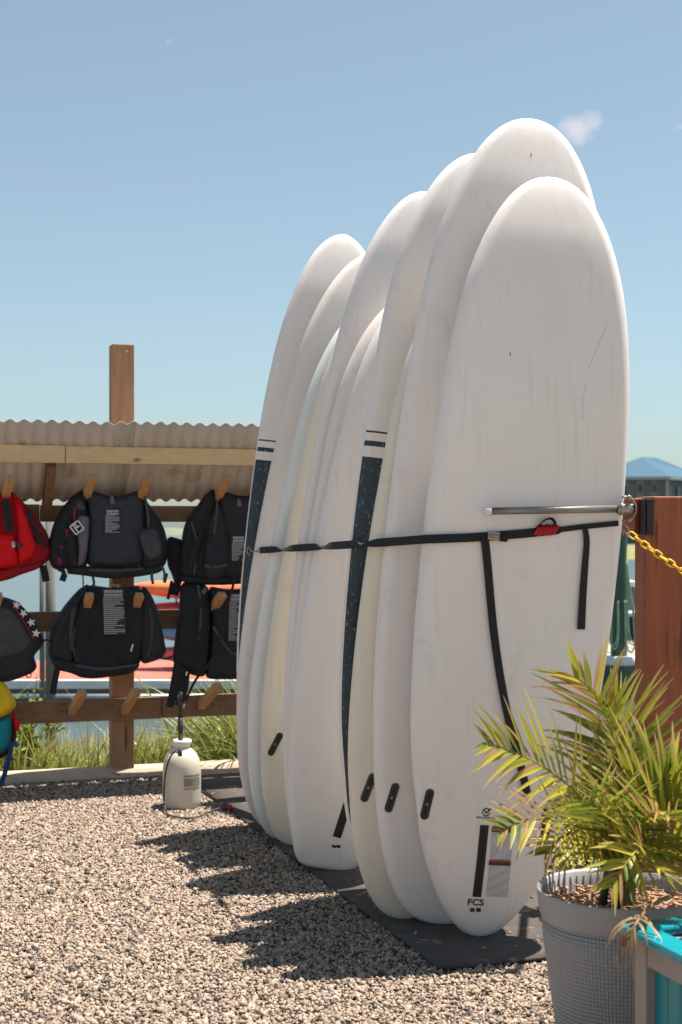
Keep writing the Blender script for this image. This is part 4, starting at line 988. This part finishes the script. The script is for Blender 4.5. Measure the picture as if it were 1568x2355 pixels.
for pts, w0, w1 in (([(1113, 1236), (1117, 1260), (1122, 1310), (1128, 1380), (1135, 1450), (1146, 1530), (1158, 1600), (1172, 1665), (1188, 1725), (1203, 1785), (1214, 1832)], .026, .024), ([(1345, 1216), (1349, 1245), (1345, 1300), (1340, 1370), (1336, 1447)], .017, .026)):
    pp = smooth_pts([on_board(x, y, .006) for x, y in pts], 5); ww = [w0 + (w1 - w0) * i / (len(pp) - 1) for i in range(len(pp))]
    obj('loose_end', MB().ribbon(pp, ww, V((1, .36, 0)), .0022), c_web, stp)
# black loop bound with red cord
lp = smooth_pts([on_board(x, y, .014) for x, y in ((1236, 1212), (1248, 1199), (1264, 1192), (1274, 1198), (1278, 1212))], 5)
obj('loop', MB().ribbon(lp, .018, BD['k']['n'] * 1.0 + V((0, 0, .25)), .003), c_web, stp)
m_redc = pm('red_cord', (.50, .015, .03), (.36, .01, .02), scale=90, rough=.6)
for k in range(7):
    x = 1235 + k * 7; c = on_board(x, 1219 - k * .2, .012); mb = MB(); rr_ = .014 if k % 2 else .011
    mb.tube([c + V((.004 * math.sin(a) + .003 * math.sin(2 * a), -.009 * math.cos(a), rr_ * math.sin(a))) for a in [2 * math.pi * q / 12 for q in range(12)]], .0042, 7, closed=True); obj('red_wrap', mb, m_redc, stp, smooth=True)
# hook at the far end
he = pe + V((-.012, 0, 0)); mb = MB(); mb.box(pe, .022, .008, .018, V((1, 0, .2)).normalized()); obj('clip', mb, m_metal, stp, bevel=.003)
mb = MB(); mb.tube(smooth_pts([pe, U(580, 1268, pe.y), U(572, 1258, pe.y), U(568, 1268, pe.y), U(574, 1277, pe.y)], 6), .003, 6); obj('hook', mb, m_metal, stp, smooth=True)
# cord from the hook past the jackets to the sprayer
cd = smooth_pts([RK(566, 1268, -0.33), RK(545, 1300, -0.32), RK(535, 1350, -0.32), RK(518, 1400, -0.32), RK(512, 1440, -0.32), RK(500, 1490, -0.33), RK(478, 1530, -0.35), RK(452, 1560, -0.37), RK(436, 1590, -0.40), RK(428, 1612, -0.43)], 6)
obj('cord', MB().tube(cd, .0065, 8), c_web, smooth=True, label='thin dark cord trailing from the strap hook in front of the black jackets', cat='cord')

# yellow plastic chain
m_chain = pm('chain_yellow', (.85, .52, .012), (.78, .45, .01), scale=8, rough=.35)
ch = thing('chain', 'yellow plastic chain hooked to the brown rail', 'chain', U(1428, 1205, 4.46))
ca, cb = U(1447, 1226, 4.46), U(1700, 1388, 4.30); nl = 17; Lk = (cb - ca).length / nl
for i in range(nl):
    t0_, t1_ = i / nl, (i + 1) / nl
    def sag(t): return ca.lerp(cb, t) + V((0, 0, -.012 * math.sin(math.pi * t)))
    a, b = sag(t0_), sag(t1_); ax = (b - a).normalized(); c = (a + b) / 2; up_ = V((0, -1, 0)) if i % 2 else ax.cross(V((0, -1, 0))).normalized()
    up_ = (up_ - ax * up_.dot(ax)).normalized()
    tw = R.uniform(-.35, .35); ot = ax.cross(up_); up_ = up_ * math.cos(tw) + ot * math.sin(tw)
    hl, hw = Lk * .5 + .0026, .0085; pts = []
    for k in range(18):
        an = 2 * math.pi * k / 18; e = hl - hw; pts.append(c + ax * (math.cos(an) * hw + math.copysign(e, math.cos(an)) * (1 if abs(math.cos(an)) > .01 else 0)) + up_ * (math.sin(an) * hw))
    obj('link', MB().tube(pts, .0031, 7, closed=True), m_chain, ch, smooth=True)
mb = MB(); mb.tube(smooth_pts([U(1424, 1200, 4.47), U(1436, 1206, 4.46), U(1446, 1220, 4.46), U(1442, 1228, 4.455), U(1434, 1218, 4.46)], 6), .0028, 7); obj('hook', mb, m_metal, ch, smooth=True)
mb = MB(); mb.tube(smooth_pts([U(1424, 1205, 4.47), U(1430, 1215, 4.46), U(1434, 1232, 4.46)], 6), .0016, 6); obj('wire', mb, m_metal, ch, smooth=True)

# ================================================================== SPRAYER
base = G(418, 1857); px_m = base.y / F
sp = thing('pump_sprayer', 'off-white plastic pump sprayer standing on the gravel', 'sprayer', base)
m_bottle = pm('bottle_plastic', (.72, .66, .55), (.66, .59, .47), scale=4, rough=.4, transl=.12)
def pr(lst): return [(r_ * px_m, (1857 - y_) * px_m) for r_, y_ in lst]
mb = MB(); mb.lathe(pr([(30, 1857), (40, 1856), (43, 1850), (43.5, 1838), (44, 1800), (44, 1775), (43, 1760), (40, 1745), (34, 1733), (26, 1724), (19, 1719), (16, 1715), (16, 1708)]), base, 40); obj('tank', mb, m_bottle, sp, smooth=True)
mb = MB(); mb.lathe(pr([(17, 1716), (19, 1715), (22.5, 1708), (23, 1703), (21.5, 1701), (13, 1701), (12, 1704), (2, 1704)]), base, 32); obj('lid', mb, m_whitep, sp, smooth=True)
tp = base + V((-.006, 0, (1857 - 1704) * px_m)); mb = MB(); mb.tube([tp, tp + V((.0, 0, .105 * px_m / px_m))], .0115, 12); mb.tube([tp + V((0, 0, .10)), tp + V((-.004, 0, .19)), tp + V((.004, 0, .22))], [.0095, .009, .008], 10); obj('pump_rod', mb, m_plug, sp, smooth=True)
mb = MB(); mb.lathe([(.025, 0), (.025, .002), (.02, .003)], tp + V((.006, 0, -.004)), 20); obj('seal', mb, m_slot, sp)
m_hose = pm('hose_dark', (.06, .05, .045), rough=.5)
h = smooth_pts([U(417, 1722, base.y - .085), U(413, 1733, base.y - .095), U(404, 1728, base.y - .1), U(393, 1738, base.y - .09), U(383, 1765, base.y - .085), U(378, 1800, base.y - .075), U(377, 1835, base.y - .075), G(382, 1868, .02), G(400, 1877, .02), G(430, 1881, .02), G(455, 1878, .022), G(478, 1868, .022), G(505, 1858, .026)], 6)
mb = MB(); mb.tube(h, .0042, 8); obj('hose', mb, m_hose, sp, smooth=True)
mb = MB(); c = U(414, 1730, base.y - .09); mb.tube([c + V((0, 0, .014)), c + V((0, 0, -.016))], .009, 10); obj('hose_fitting', mb, m_plug, sp, smooth=True)
# printed band on the tank, curved to its side
m_pl = pm('tank_print', (.20, .18, .15), (.33, .30, .25), scale=40, rough=.5, stretch=(1, 1, 3))
for z0, z1 in ((1776, 1780), (1783, 1802), (1805, 1808.5)):
    mb = MB(); ns = 10
    for k in range(ns + 1):
        a = rad(-78 + 60 * k / ns); rr_ = 44.25 * px_m
        for zz in (z0, z1): mb.v.append(base + V((rr_ * math.cos(a), rr_ * math.sin(a), (1857 - zz) * px_m)))
    mb.f = [(2 * k, 2 * k + 2, 2 * k + 3, 2 * k + 1) for k in range(ns)]; mb.m = [0] * ns; obj('print_band', mb, m_pl, sp)
wd = thing('spray_wand', 'spray wand with red tip lying on the rubber mat', 'spray wand', G(520, 1856, .02))
mb = MB(); mb.tube([U(452, 1812, base.y + .12), G(512, 1851, .03)], .0065, 8); obj('tube', mb, m_plug, wd, smooth=True)
mb = MB(); mb.tube([G(505, 1849, .03), G(515, 1853, .032), G(528, 1857, .03)], [.009, .014, .011], 10); obj('grip', mb, m_plug, wd, smooth=True)
mb = MB(); mb.tube([G(524, 1855, .036), G(534, 1855, .036)], [.012, .009], 10); obj('tip', mb, m_redc, wd, smooth=True)

# ================================================================== PLANTER POT WITH PALM
pc = V(((1428 - CX) / F * 3.36, 3.36, 0)); RIM = .40; PR = .198
m_pot = pm('pot_grey_plastic', (.36, .345, .35), (.31, .30, .305), scale=6, rough=.5)
def woven():
    m = bpy.data.materials.new('pot_woven_plastic'); m.use_nodes = True; n, l = m.node_tree.nodes, m.node_tree.links; b = n['Principled BSDF']; b.inputs['Roughness'].default_value = .5
    uv = n.new('ShaderNodeUVMap'); uv.uv_map = 'UVMap'
    mp = n.new('ShaderNodeMapping'); mp.inputs['Scale'].default_value = (128, 42, 1); mp.inputs['Rotation'].default_value = (0, 0, 0); l.new(uv.outputs[0], mp.inputs[0])
    sx = n.new('ShaderNodeSeparateXYZ'); l.new(mp.outputs[0], sx.inputs[0])
    def M(op, a, c=None):
        x = n.new('ShaderNodeMath'); x.operation = op
        for i, q in enumerate((a, c)):
            if q is None: continue
            if isinstance(q, (int, float)): x.inputs[i].default_value = q
            else: l.new(q, x.inputs[i])
        return x.outputs[0]
    s1 = M('SINE', M('MULTIPLY', M('ADD', sx.outputs[0], sx.outputs[1]), math.pi)); s2 = M('SINE', M('MULTIPLY', M('SUBTRACT', sx.outputs[0], sx.outputs[1]), math.pi))
    hgt = M('MULTIPLY', s1, s2)
    bp = n.new('ShaderNodeBump'); bp.inputs['Strength'].default_value = .7; bp.inputs['Distance'].default_value = .004; l.new(hgt, bp.inputs['Height']); l.new(bp.outputs[0], b.inputs['Normal'])
    nz = n.new('ShaderNodeTexNoise'); nz.inputs['Scale'].default_value = 5; tc = n.new('ShaderNodeTexCoord'); l.new(tc.outputs['Object'], nz.inputs[0])
    rp = n.new('ShaderNodeValToRGB'); l.new(nz.outputs[0], rp.inputs[0]); rp.color_ramp.elements[0].color = (.31, .30, .31, 1); rp.color_ramp.elements[1].color = (.38, .365, .37, 1); l.new(rp.outputs[0], b.inputs['Base Color']); return m
pot = thing('planter_pot', 'large grey woven textured planter pot holding the palm', 'plant pot', pc)
mb = MB(); sg = 96; prof = [(PR * .72, 0), (PR * .74, .01), (PR * .80, .10), (PR * .87, .2), (PR * .925, .28), (PR * .945, RIM - .062)]
mb.lathe(prof, pc, sg); o = obj('pot_body', mb, woven(), pot, smooth=True)
uvl = o.data.uv_layers.new(name='UVMap'); 
for lp_ in o.data.loops:
    pass
li = np.empty(len(o.data.loops), np.int32); o.data.loops.foreach_get('vertex_index', li)
uvv = np.array([((i % sg) / sg, prof[i // sg][1] / RIM) for i in range(len(prof) * sg)], np.float32)[li]
ls = np.empty(len(o.data.polygons), np.int32); o.data.polygons.foreach_get('loop_start', ls)
for s_ in ls[:-2]:
    q = uvv[s_:s_ + 4]
    if q[:, 0].max() - q[:, 0].min() > .5: q[q[:, 0] < .5, 0] += 1
uvl.data.foreach_set('uv', uvv.reshape(-1))
mb = MB(); mb.lathe([(PR * .945, RIM - .066), (PR * .955, RIM - .062), (PR * .97, RIM - .055), (PR, RIM - .008), (PR * 1.0, RIM), (PR * .985, RIM + .002), (PR * .955, RIM - .004), (PR * .905, RIM - .062)], pc, sg, cap=False); obj('rim', mb, m_pot, pot, smooth=True)
for k in range(60):        # moulded ribs inside the rim
    a = 2 * math.pi * k / 60; d = V((math.cos(a), math.sin(a), 0)); mb = MB(); q = pc + d * (PR * .912); mb.bar(q + V((0, 0, RIM - .058)), q + d * .008 + V((0, 0, RIM - .012)), .004, .006, d); obj('inner_rib', mb, m_pot, pot)
m_mulch = pm('potting_mulch', (.34, .20, .12), (.14, .08, .05), scale=30, rough=.95, bump=.9, bscale=60)
mb = MB(); ns = 40
mb.v.append(pc + V((0, 0, RIM - .045)))
for rr_ in (.35, .7, .915):
    for k in range(ns): a = 2 * math.pi * k / ns; mb.v.append(pc + V((PR * rr_ * math.cos(a), PR * rr_ * math.sin(a), RIM - .05 + .012 * noise.noise(V((a * 3, rr_ * 5, 1))))))
mb.f = [(0, 1 + k, 1 + (k + 1) % ns) for k in range(ns)] + [(1 + q * ns + k, 1 + (q + 1) * ns + k, 1 + (q + 1) * ns + (k + 1) % ns, 1 + q * ns + (k + 1) % ns) for q in range(2) for k in range(ns)]; mb.m = [0] * len(mb.f)
obj('potting_soil', mb, m_mulch, pot, smooth=True, kind=None)
mb = MB()
for k in range(420):
    a, q = R.uniform(0, 6.28), PR * .93 * math.sqrt(R.random()); c = pc + V((q * math.cos(a), q * math.sin(a), RIM - .042 + R.uniform(0, .012))); d = V((R.uniform(-1, 1), R.uniform(-1, 1), R.uniform(-.3, .3))).normalized()
    mb.bar(c - d * .012, c + d * .012, R.uniform(.003, .008), .003)
o = obj('mulch_chips', mb, pm('mulch_chip', (.50, .30, .19), (.28, .16, .10), scale=60, rough=.9), pot); o['kind'] = 'stuff'

def leafmat(name, col, tipc, tr=.35, rough=.4):
    m = bpy.data.materials.new(name); m.use_nodes = True; n, l = m.node_tree.nodes, m.node_tree.links; b = n['Principled BSDF']; b.inputs['Roughness'].default_value = rough; b.inputs['Specular IOR Level'].default_value = .4
    vc = n.new('ShaderNodeVertexColor'); vc.layer_name = 'leaf'
    l.new(vc.outputs['Color'], b.inputs['Base Color']); t_ = n.new('ShaderNodeBsdfTranslucent'); l.new(vc.outputs['Color'], t_.inputs['Color'])
    ms = n.new('ShaderNodeMixShader'); ms.inputs[0].default_value = tr; l.new(b.outputs[0], ms.inputs[1]); l.new(t_.outputs[0], ms.inputs[2]); l.new(ms.outputs[0], n['Material Output'].inputs[0]); return m
m_leaf = leafmat('leaf_blade', None, None, .36)
def colour(o, cols):
    at = o.data.color_attributes.new('leaf', 'FLOAT_COLOR', 'POINT'); at.data.foreach_set('color', np.array([(*c, 1) for c in cols], np.float32).reshape(-1))
def lerp3(a, b, t): return tuple(x + (y - x) * t for x, y in zip(a, b))
palm = thing('palm', 'potted areca palm with yellow-green fronds and dry brown tips', 'palm', pc + V((0, 0, RIM - .05)))
GRN, YEL, TAN, DRY = (.065, .12, .014), (.52, .45, .055), (.52, .34, .18), (.36, .19, .09)
def frond(pts, nleaf, ll, dry=.15, yel=.4, name='frond', droop=.35, spread=1.0, width=.0066, start=.18, seed=0, roll=0):
    rr = random.Random(seed); nleaf = max(6, int(nleaf * 1.05)); P = smooth_pts(pts, 8); n = len(P); mb = MB(); cols = []
    rs = [.0055 * (1 - .75 * i / (n - 1)) for i in range(n)]
    mb.tube(P, rs, 6); cols += [lerp3(GRN, YEL, .7) if dry < .9 else DRY] * len(mb.v)
    for k in range(nleaf):
        f = start + (1 - start) * (k + .5) / nleaf; i = min(n - 2, int(f * (n - 1))); p = P[i].lerp(P[i + 1], f * (n - 1) - i); t = (P[i + 1] - P[i]).normalized()
        sd = t.cross(V((0, 0, 1))); sd = sd.normalized() if sd.length > .05 else V((1, 0, 0)); upv = sd.cross(t).normalized()
        ro = rad(roll); sd, upv = (sd * math.cos(ro) + upv * math.sin(ro)), (upv * math.cos(ro) - sd * math.sin(ro))
        for s in (-1, 1):
            L = ll * (math.sin(math.pi * min(1, (.18 + .80 * f))) ** .55) * rr.uniform(.75, 1.15); ang = rad(70 - 40 * f) * rr.uniform(.85, 1.15) * spread
            d = (t * math.cos(ang) + sd * (s * math.sin(ang)) + upv * rr.uniform(.05, .4)).normalized()
            is_dry = rr.random() < dry; y_ = min(1, max(0, rr.gauss(yel - .12, .3))); basec = DRY if is_dry else lerp3(GRN, YEL, y_); tipc = lerp3(basec, TAN, rr.uniform(.3, 1.0)); w = width * rr.uniform(.7, 1.2) * (.6 if is_dry else 1)
            seg = 6; q = p.copy(); dd = d.copy(); side = dd.cross(upv).normalized(); nrm = side.cross(dd); base_i = len(mb.v); dr = droop * rr.uniform(.5, 1.6) * (1.8 if is_dry else 1)
            for j in range(seg + 1):
                u = j / seg; ww = w * (.55 + 1.6 * u) if u < .28 else w * (1 - ((u - .28) / .72) ** 1.6) ; ww = max(ww, .0006)
                fold = nrm * (-ww * .35)
                mb.v += [q - side * ww + fold * -1, q + fold * 0, q + side * ww + fold * -1]
                c = lerp3(basec, tipc, max(0, (u - .55) / .45) ** 1.2); cols += [c, lerp3(c, YEL, .15), c]
                dd = (dd + V((0, 0, -dr * .22 * (.3 + u)))).normalized(); side = (side - dd * side.dot(dd)).normalized(); nrm = side.cross(dd); q = q + dd * (L / seg)
            for j in range(seg):
                b0 = base_i + j * 3
                for e in (0, 1): mb.f.append((b0 + e, b0 + e + 1, b0 + e + 4, b0 + e + 3)); mb.m.append(0)
    while len(mb.m) < len(mb.f): mb.m.append(0)
    o = obj(name, mb, m_leaf, palm, smooth=True); colour(o, cols); return o
cb_ = pc + V((-.01, 0, RIM - .05))
def fr_px(lst): return [cb_ + V((R.uniform(-.012, .012), R.uniform(-.012, .012), 0))] + [U(x, y, Y) for x, y, Y in lst]
FR = [
 ([(1405, 1960, 3.36), (1370, 1880, 3.34), (1300, 1800, 3.30), (1210, 1742, 3.26), (1120, 1708, 3.22)], 26, .23, .10, .85),
 ([(1425, 1930, 3.38), (1425, 1790, 3.38), (1408, 1690, 3.36), (1370, 1600, 3.34), (1320, 1555, 3.33)], 24, .22, .25, .62),
 ([(1400, 1985, 3.32), (1340, 1920, 3.26), (1270, 1885, 3.2), (1205, 1888, 3.16), (1150, 1912, 3.12)], 16, .15, .35, .75),
 ([(1440, 1930, 3.38), (1450, 1800, 3.4), (1438, 1690, 3.4), (1400, 1620, 3.4)], 22, .23, .08, .4),
 ([(1450, 1930, 3.32), (1490, 1840, 3.28), (1530, 1790, 3.22), (1580, 1765, 3.18)], 22, .22, .1, .35),
 ([(1455, 1950, 3.3), (1520, 1870, 3.22), (1590, 1820, 3.15), (1680, 1800, 3.1)], 24, .26, .1, .4),
 ([(1445, 1960, 3.28), (1475, 1900, 3.15), (1500, 1870, 3.05), (1535, 1880, 2.98)], 20, .2, .25, .5),
 ([(1440, 1950, 3.42), (1475, 1850, 3.48), (1500, 1780, 3.52), (1520, 1740, 3.54)], 16, .17, .15, .3),
 ([(1430, 1960, 3.3), (1395, 1890, 3.18), (1370, 1850, 3.08), (1340, 1855, 3.0)], 18, .18, .15, .3),
 ([(1420, 1975, 3.34), (1385, 1935, 3.30), (1330, 1910, 3.26), (1290, 1925, 3.22), (1255, 1960, 3.2)], 16, .14, .5, .6),
 ([(1455, 1985, 3.28), (1510, 1935, 3.18), (1555, 1930, 3.1), (1600, 1970, 3.06)], 20, .2, .3, .45),
 ([(1450, 1985, 3.26), (1470, 1945, 3.14), (1470, 1945, 3.04), (1440, 1985, 2.98), (1405, 2035, 2.96)], 16, .16, .25, .65),
 ([(1415, 1970, 3.36), (1385, 1910, 3.4), (1345, 1870, 3.44), (1290, 1860, 3.46)], 18, .17, .25, .35),
 ([(1460, 1990, 3.3), (1530, 1965, 3.24), (1580, 1980, 3.2), (1620, 2020, 3.16)], 18, .18, .3, .5),
 ([(1440, 1980, 3.2), (1460, 1960, 3.08), (1495, 1975, 2.98), (1530, 2020, 2.92)], 16, .16, .3, .6),
]
for i, (pts, nl_, ll, dry, yel) in enumerate(FR): frond(fr_px(pts), nl_, ll, dry, yel, seed=100 + i, roll=(62, -48, 55, -40, 40, 48, 20, 30, -30, 40, 50, 45, -50, 30, 40, 40, 20)[i], droop=.28)
# cane stems
for i in range(7):
    a = R.uniform(0, 6.28); b_ = cb_ + V((.035 * math.cos(a), .035 * math.sin(a), -.01)); mb = MB(); tp_ = b_ + V((R.uniform(-.04, .04), R.uniform(-.04, .04), R.uniform(.14, .26)))
    mb.tube([b_, b_.lerp(tp_, .5) + V((0, 0, .01)), tp_], [.011, .009, .006], 8); o = obj('stem', mb, pm('cane', (.12, .15, .05), (.07, .08, .03), scale=12, rough=.6), palm, smooth=True)
# dry leaves hanging over the teal planter
frond([U(1545, 2060, 2.98), U(1510, 2075, 2.93), U(1480, 2100, 2.88), U(1462, 2125, 2.84), U(1446, 2160, 2.83), U(1436, 2200, 2.83)], 9, .10, 1.0, .2, droop=1.1, seed=300, start=.4, width=.006, name='dead_frond')

# ================================================================== TEAL PLANTER BOX
cA = U(1459, 2150, 2.9); zt = cA.z
e1 = V((.34, -.94, 0)).normalized(); e2 = V((.94, .34, 0)).normalized()
C = V((cA.x, cA.y, 0)); bw = .5
m_teal = pm('teal_paint', (.006, .22, .26), (.004, .18, .215), scale=4, rough=.35, spec=.5); m_greyp = pm('grey_paint', (.33, .28, .26), (.28, .24, .22), scale=5, rough=.55, stretch=(5, 5, .6), bump=.1)
m_glz = pm('teal_gloss', (.006, .27, .32), (.004, .22, .27), scale=7, rough=.12, spec=.6, bump=.25, bscale=25)
tb = thing('planter_box', 'square planter box with grey frame, teal boards and glossy teal rim', 'planter box', C)
corners = [C, C + e1 * bw, C + e1 * bw + e2 * bw, C + e2 * bw]
pw = .042
for i, c in enumerate(corners):
    ins = (e1 if i in (0, 3) else -e1) * (pw / 2) + (e2 if i in (0, 1) else -e2) * (pw / 2)
    mb = MB(); mb.box(c + ins + V((0, 0, zt / 2)), pw, pw, zt, e1, e2); obj('corner_post', mb, m_greyp, tb, bevel=.002)
for s in range(4):
    a, b = corners[s], corners[(s + 1) % 4]; d = (b - a).normalized(); inn = V((-d.y, d.x, 0)) 
    if (C + e1 * bw / 2 + e2 * bw / 2 - a).dot(inn) < 0: inn = -inn
    for z in (zt - .027, .06):
        mb = MB(); mb.bar(a + d * (pw + .001) + inn * (pw / 2) + V((0, 0, z)), b - d * (pw + .001) + inn * (pw / 2) + V((0, 0, z)), pw - .004, .05); obj('frame_rail', mb, m_greyp, tb, bevel=.002)
    nb_ = 9; wbd = (bw - 2 * pw - .002) / nb_
    for k in range(nb_):
        c = a + d * (pw + .001 + wbd * (k + .5)) + inn * (pw * .62); mb = MB(); mb.box(c + V((0, 0, (zt - .055 + .088) / 2)), wbd - .0015, .012, zt - .055 - .088, d, inn); obj('plank', mb, m_teal, tb, bevel=.0025)
    o_ = .026; aa, bb = a - d * o_ - inn * o_, b + d * (o_ if s % 2 == 0 else o_) - inn * o_
    mb = MB(); w_ = .06; off_ = w_ / 2
    st_, en_ = (aa, bb) if s % 2 == 0 else (aa + d * w_ * 1.001, bb - d * w_ * 1.001)
    mb.bar(st_ + inn * off_ + V((0, 0, zt + .011)), en_ + inn * off_ + V((0, 0, zt + .011)), w_, .02); obj('rim_board', mb, m_glz, tb, bevel=.006)
mb = MB(); mb.box(C + e1 * bw / 2 + e2 * bw / 2 + V((0, 0, zt - .05)), bw - .09, bw - .09, .04, e1, e2); obj('liner', mb, m_dark, tb)

# ================================================================== VEGETATION
def blade(mb, cols, p, h, lean, w, c0, c1, seg=5):
    d = V((lean.x, lean.y, 1)).normalized(); sd = V((R.uniform(.4, 1), R.uniform(-.5, .5), 0)).normalized(); q = V(p); b0 = len(mb.v)
    for j in range(seg + 1):
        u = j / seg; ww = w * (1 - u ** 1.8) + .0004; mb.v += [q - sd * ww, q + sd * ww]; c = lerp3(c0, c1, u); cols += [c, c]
        q = q + d * (h / seg); d = (d + V((lean.x * .35, lean.y * .35, -abs(lean.length) * .16))).normalized()
    for j in range(seg): k = b0 + j * 2; mb.f.append((k, k + 1, k + 3, k + 2)); mb.m.append(0)
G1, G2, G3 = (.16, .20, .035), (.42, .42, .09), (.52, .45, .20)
mb = MB(); cols = []
for i in range(3600):
    a = R.uniform(-1.0, 2.6); b = R.uniform(.26, 1.5) ; 
    p = rkp(a, b, 0); p.z = ground_z(p.x, p.y) - .02; h = R.uniform(.14, .36) + .12 * max(0, noise.noise(V((a * 2.2, b, 0)))) + (.12 if b > .8 else 0)
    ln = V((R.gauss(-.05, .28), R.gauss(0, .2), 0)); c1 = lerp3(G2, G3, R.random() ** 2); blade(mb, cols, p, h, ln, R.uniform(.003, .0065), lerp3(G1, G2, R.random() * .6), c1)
for i in range(70):
    a = R.uniform(-.9, 2.2); b = R.uniform(.4, 1.2); p = rkp(a, b, 0); p.z = ground_z(p.x, p.y); blade(mb, cols, p, R.uniform(.5, .8), V((R.gauss(-.1, .45), R.gauss(0, .15), 0)), .003, G2, G3)
o = obj('grass', mb, m_leaf, kind='stuff'); colour(o, cols)
# arching marsh grass clump beside the boards
def clump(name, label, px, Y, n, hh, leanx, w):
    p0_ = V(((px - CX) / F * Y, Y, 0)); p0_.z = ground_z(p0_.x, Y); t = thing(name, label, 'grass clump', p0_)
    mb = MB(); cols = []
    for i in range(n):
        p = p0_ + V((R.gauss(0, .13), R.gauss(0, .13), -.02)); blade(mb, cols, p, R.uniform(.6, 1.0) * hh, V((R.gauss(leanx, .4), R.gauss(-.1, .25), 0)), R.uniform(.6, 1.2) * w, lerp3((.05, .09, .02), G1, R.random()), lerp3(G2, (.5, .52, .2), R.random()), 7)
    o = obj('blades', mb, m_leaf, t); colour(o, cols)
clump('marsh_clump', 'arching green marsh grass clump just left of the boards', 560, 7.75, 260, .78, -.55, .0075)
# leafy shrub at the left
def leafy(name, label, base, stems, leaf, hgt, spread, cat='shrub', cA_=(.10, .16, .03), cB_=(.42, .44, .08), per=26):
    t = thing(name, label, cat, base); mb = MB(); cols = []; sm = MB()
    for i in range(stems):
        top = base + V((R.gauss(0, spread), R.gauss(0, spread), hgt * R.uniform(.5, 1.0))); b0 = base + V((R.gauss(0, spread * .4), R.gauss(0, spread * .4), 0)); path = smooth_pts([b0, b0.lerp(top, .5) + V((R.gauss(0, .02), R.gauss(0, .02), .03)), top], 5)
        sm.tube(path, [.005 * (1 - .7 * k / (len(path) - 1)) for k in range(len(path))], 5)
        for k in range(per):
            f = R.uniform(.15, 1) ** .7; q = path[min(len(path) - 1, int(f * (len(path) - 1)))] + V((R.gauss(0, .018), R.gauss(0, .018), R.gauss(0, .012)))
            d = V((R.uniform(-1, 1), R.uniform(-1, 1), R.uniform(-.1, .9))).normalized(); s = d.orthogonal().normalized(); s = (s * math.cos(R.uniform(0, 6)) + d.cross(s) * math.sin(R.uniform(0, 6))).normalized(); L = leaf * R.uniform(.6, 1.25); k0 = len(mb.v)
            mb.v += [q, q + d * L * .5 + s * L * .24, q + d * L, q + d * L * .5 - s * L * .24]; mb.f.append((k0, k0 + 1, k0 + 2, k0 + 3)); mb.m.append(0); c = lerp3(cA_, cB_, R.random()); cols += [c] * 4
    o = obj('foliage', mb, m_leaf, t); colour(o, cols); obj('stems', sm, pm('shrub_stem', (.16, .11, .06), rough=.8), t)
def gp(px, Y): 
    x = (px - CX) / F * Y; return V((x, Y, ground_z(x, Y)))
leafy('shrub', 'bright green leafy shrub behind the rack at the left edge', gp(45, 7.45), 20, .04, .46, .12, per=34)
leafy('shrub', 'small yellow-green sprig rising behind the lower rail', gp(72, 7.6), 4, .04, .62, .03, per=12)
leafy('sapling', 'thin tall green sapling behind the star patterned jacket', gp(40, 8.3), 5, .05, 1.15, .05, per=16, cat='sapling')
# weeds right of the boards
mb = MB(); cols = []
for i in range(3800):
    x, y = R.uniform(.66, 2.3), R.uniform(4.95, 7.2)
    if x < .55 + .28 * (y - 4.9) - .2 * (y - 5.5): continue
    p = V((x, y, ground_z(x, y) - .01)); n_ = noise.noise(V((x * 3, y * 3, 2)))
    if n_ < -.45 or (y < 5.2 and R.random() < .4): continue
    k = R.randint(4, 8); hh_ = R.uniform(.02, .17) * (1 + .6 * n_)
    for q in range(k):
        d = V((R.uniform(-1, 1), R.uniform(-1, 1), R.uniform(.1, .9))).normalized(); L = R.uniform(.018, .042); s = d.cross(V((0, 0, 1))).normalized(); c0 = p + V((R.gauss(0, .02), R.gauss(0, .02), hh_ * R.random())); k0 = len(mb.v)
        mb.v += [c0, c0 + d * L * .5 + s * L * .28, c0 + d * L, c0 + d * L * .5 - s * L * .28]; mb.f.append((k0, k0 + 1, k0 + 2, k0 + 3)); mb.m.append(0); c = lerp3((.16, .22, .035), (.52, .50, .10), R.random()); cols += [c] * 4
o = obj('ground_weeds', mb, m_leaf, kind='stuff'); colour(o, cols)
mb = MB(); cols = []
for i in range(2400):
    x, y = R.uniform(.9, 3.4), R.uniform(6.6, 10.5); p = V((x, y, max(ground_z(x, y), -.72))); blade(mb, cols, p, R.uniform(.1, .34), V((R.gauss(0, .3), R.gauss(0, .2), 0)), .004, G1, lerp3(G2, G3, R.random()))
o = obj('dry_grass', mb, m_leaf, kind='stuff'); colour(o, cols)
leafy('weed', 'tall dark leafy weed between the front board and the pot', gp(1385, 5.1), 12, .05, .40, .10, 'weed', (.13, .19, .03), (.46, .48, .09), per=22)
leafy('weed', 'green weed growing beside the brown post behind the pot', gp(1440, 4.85), 12, .045, .30, .10, 'weed', (.07, .11, .02), (.34, .36, .07), per=24)
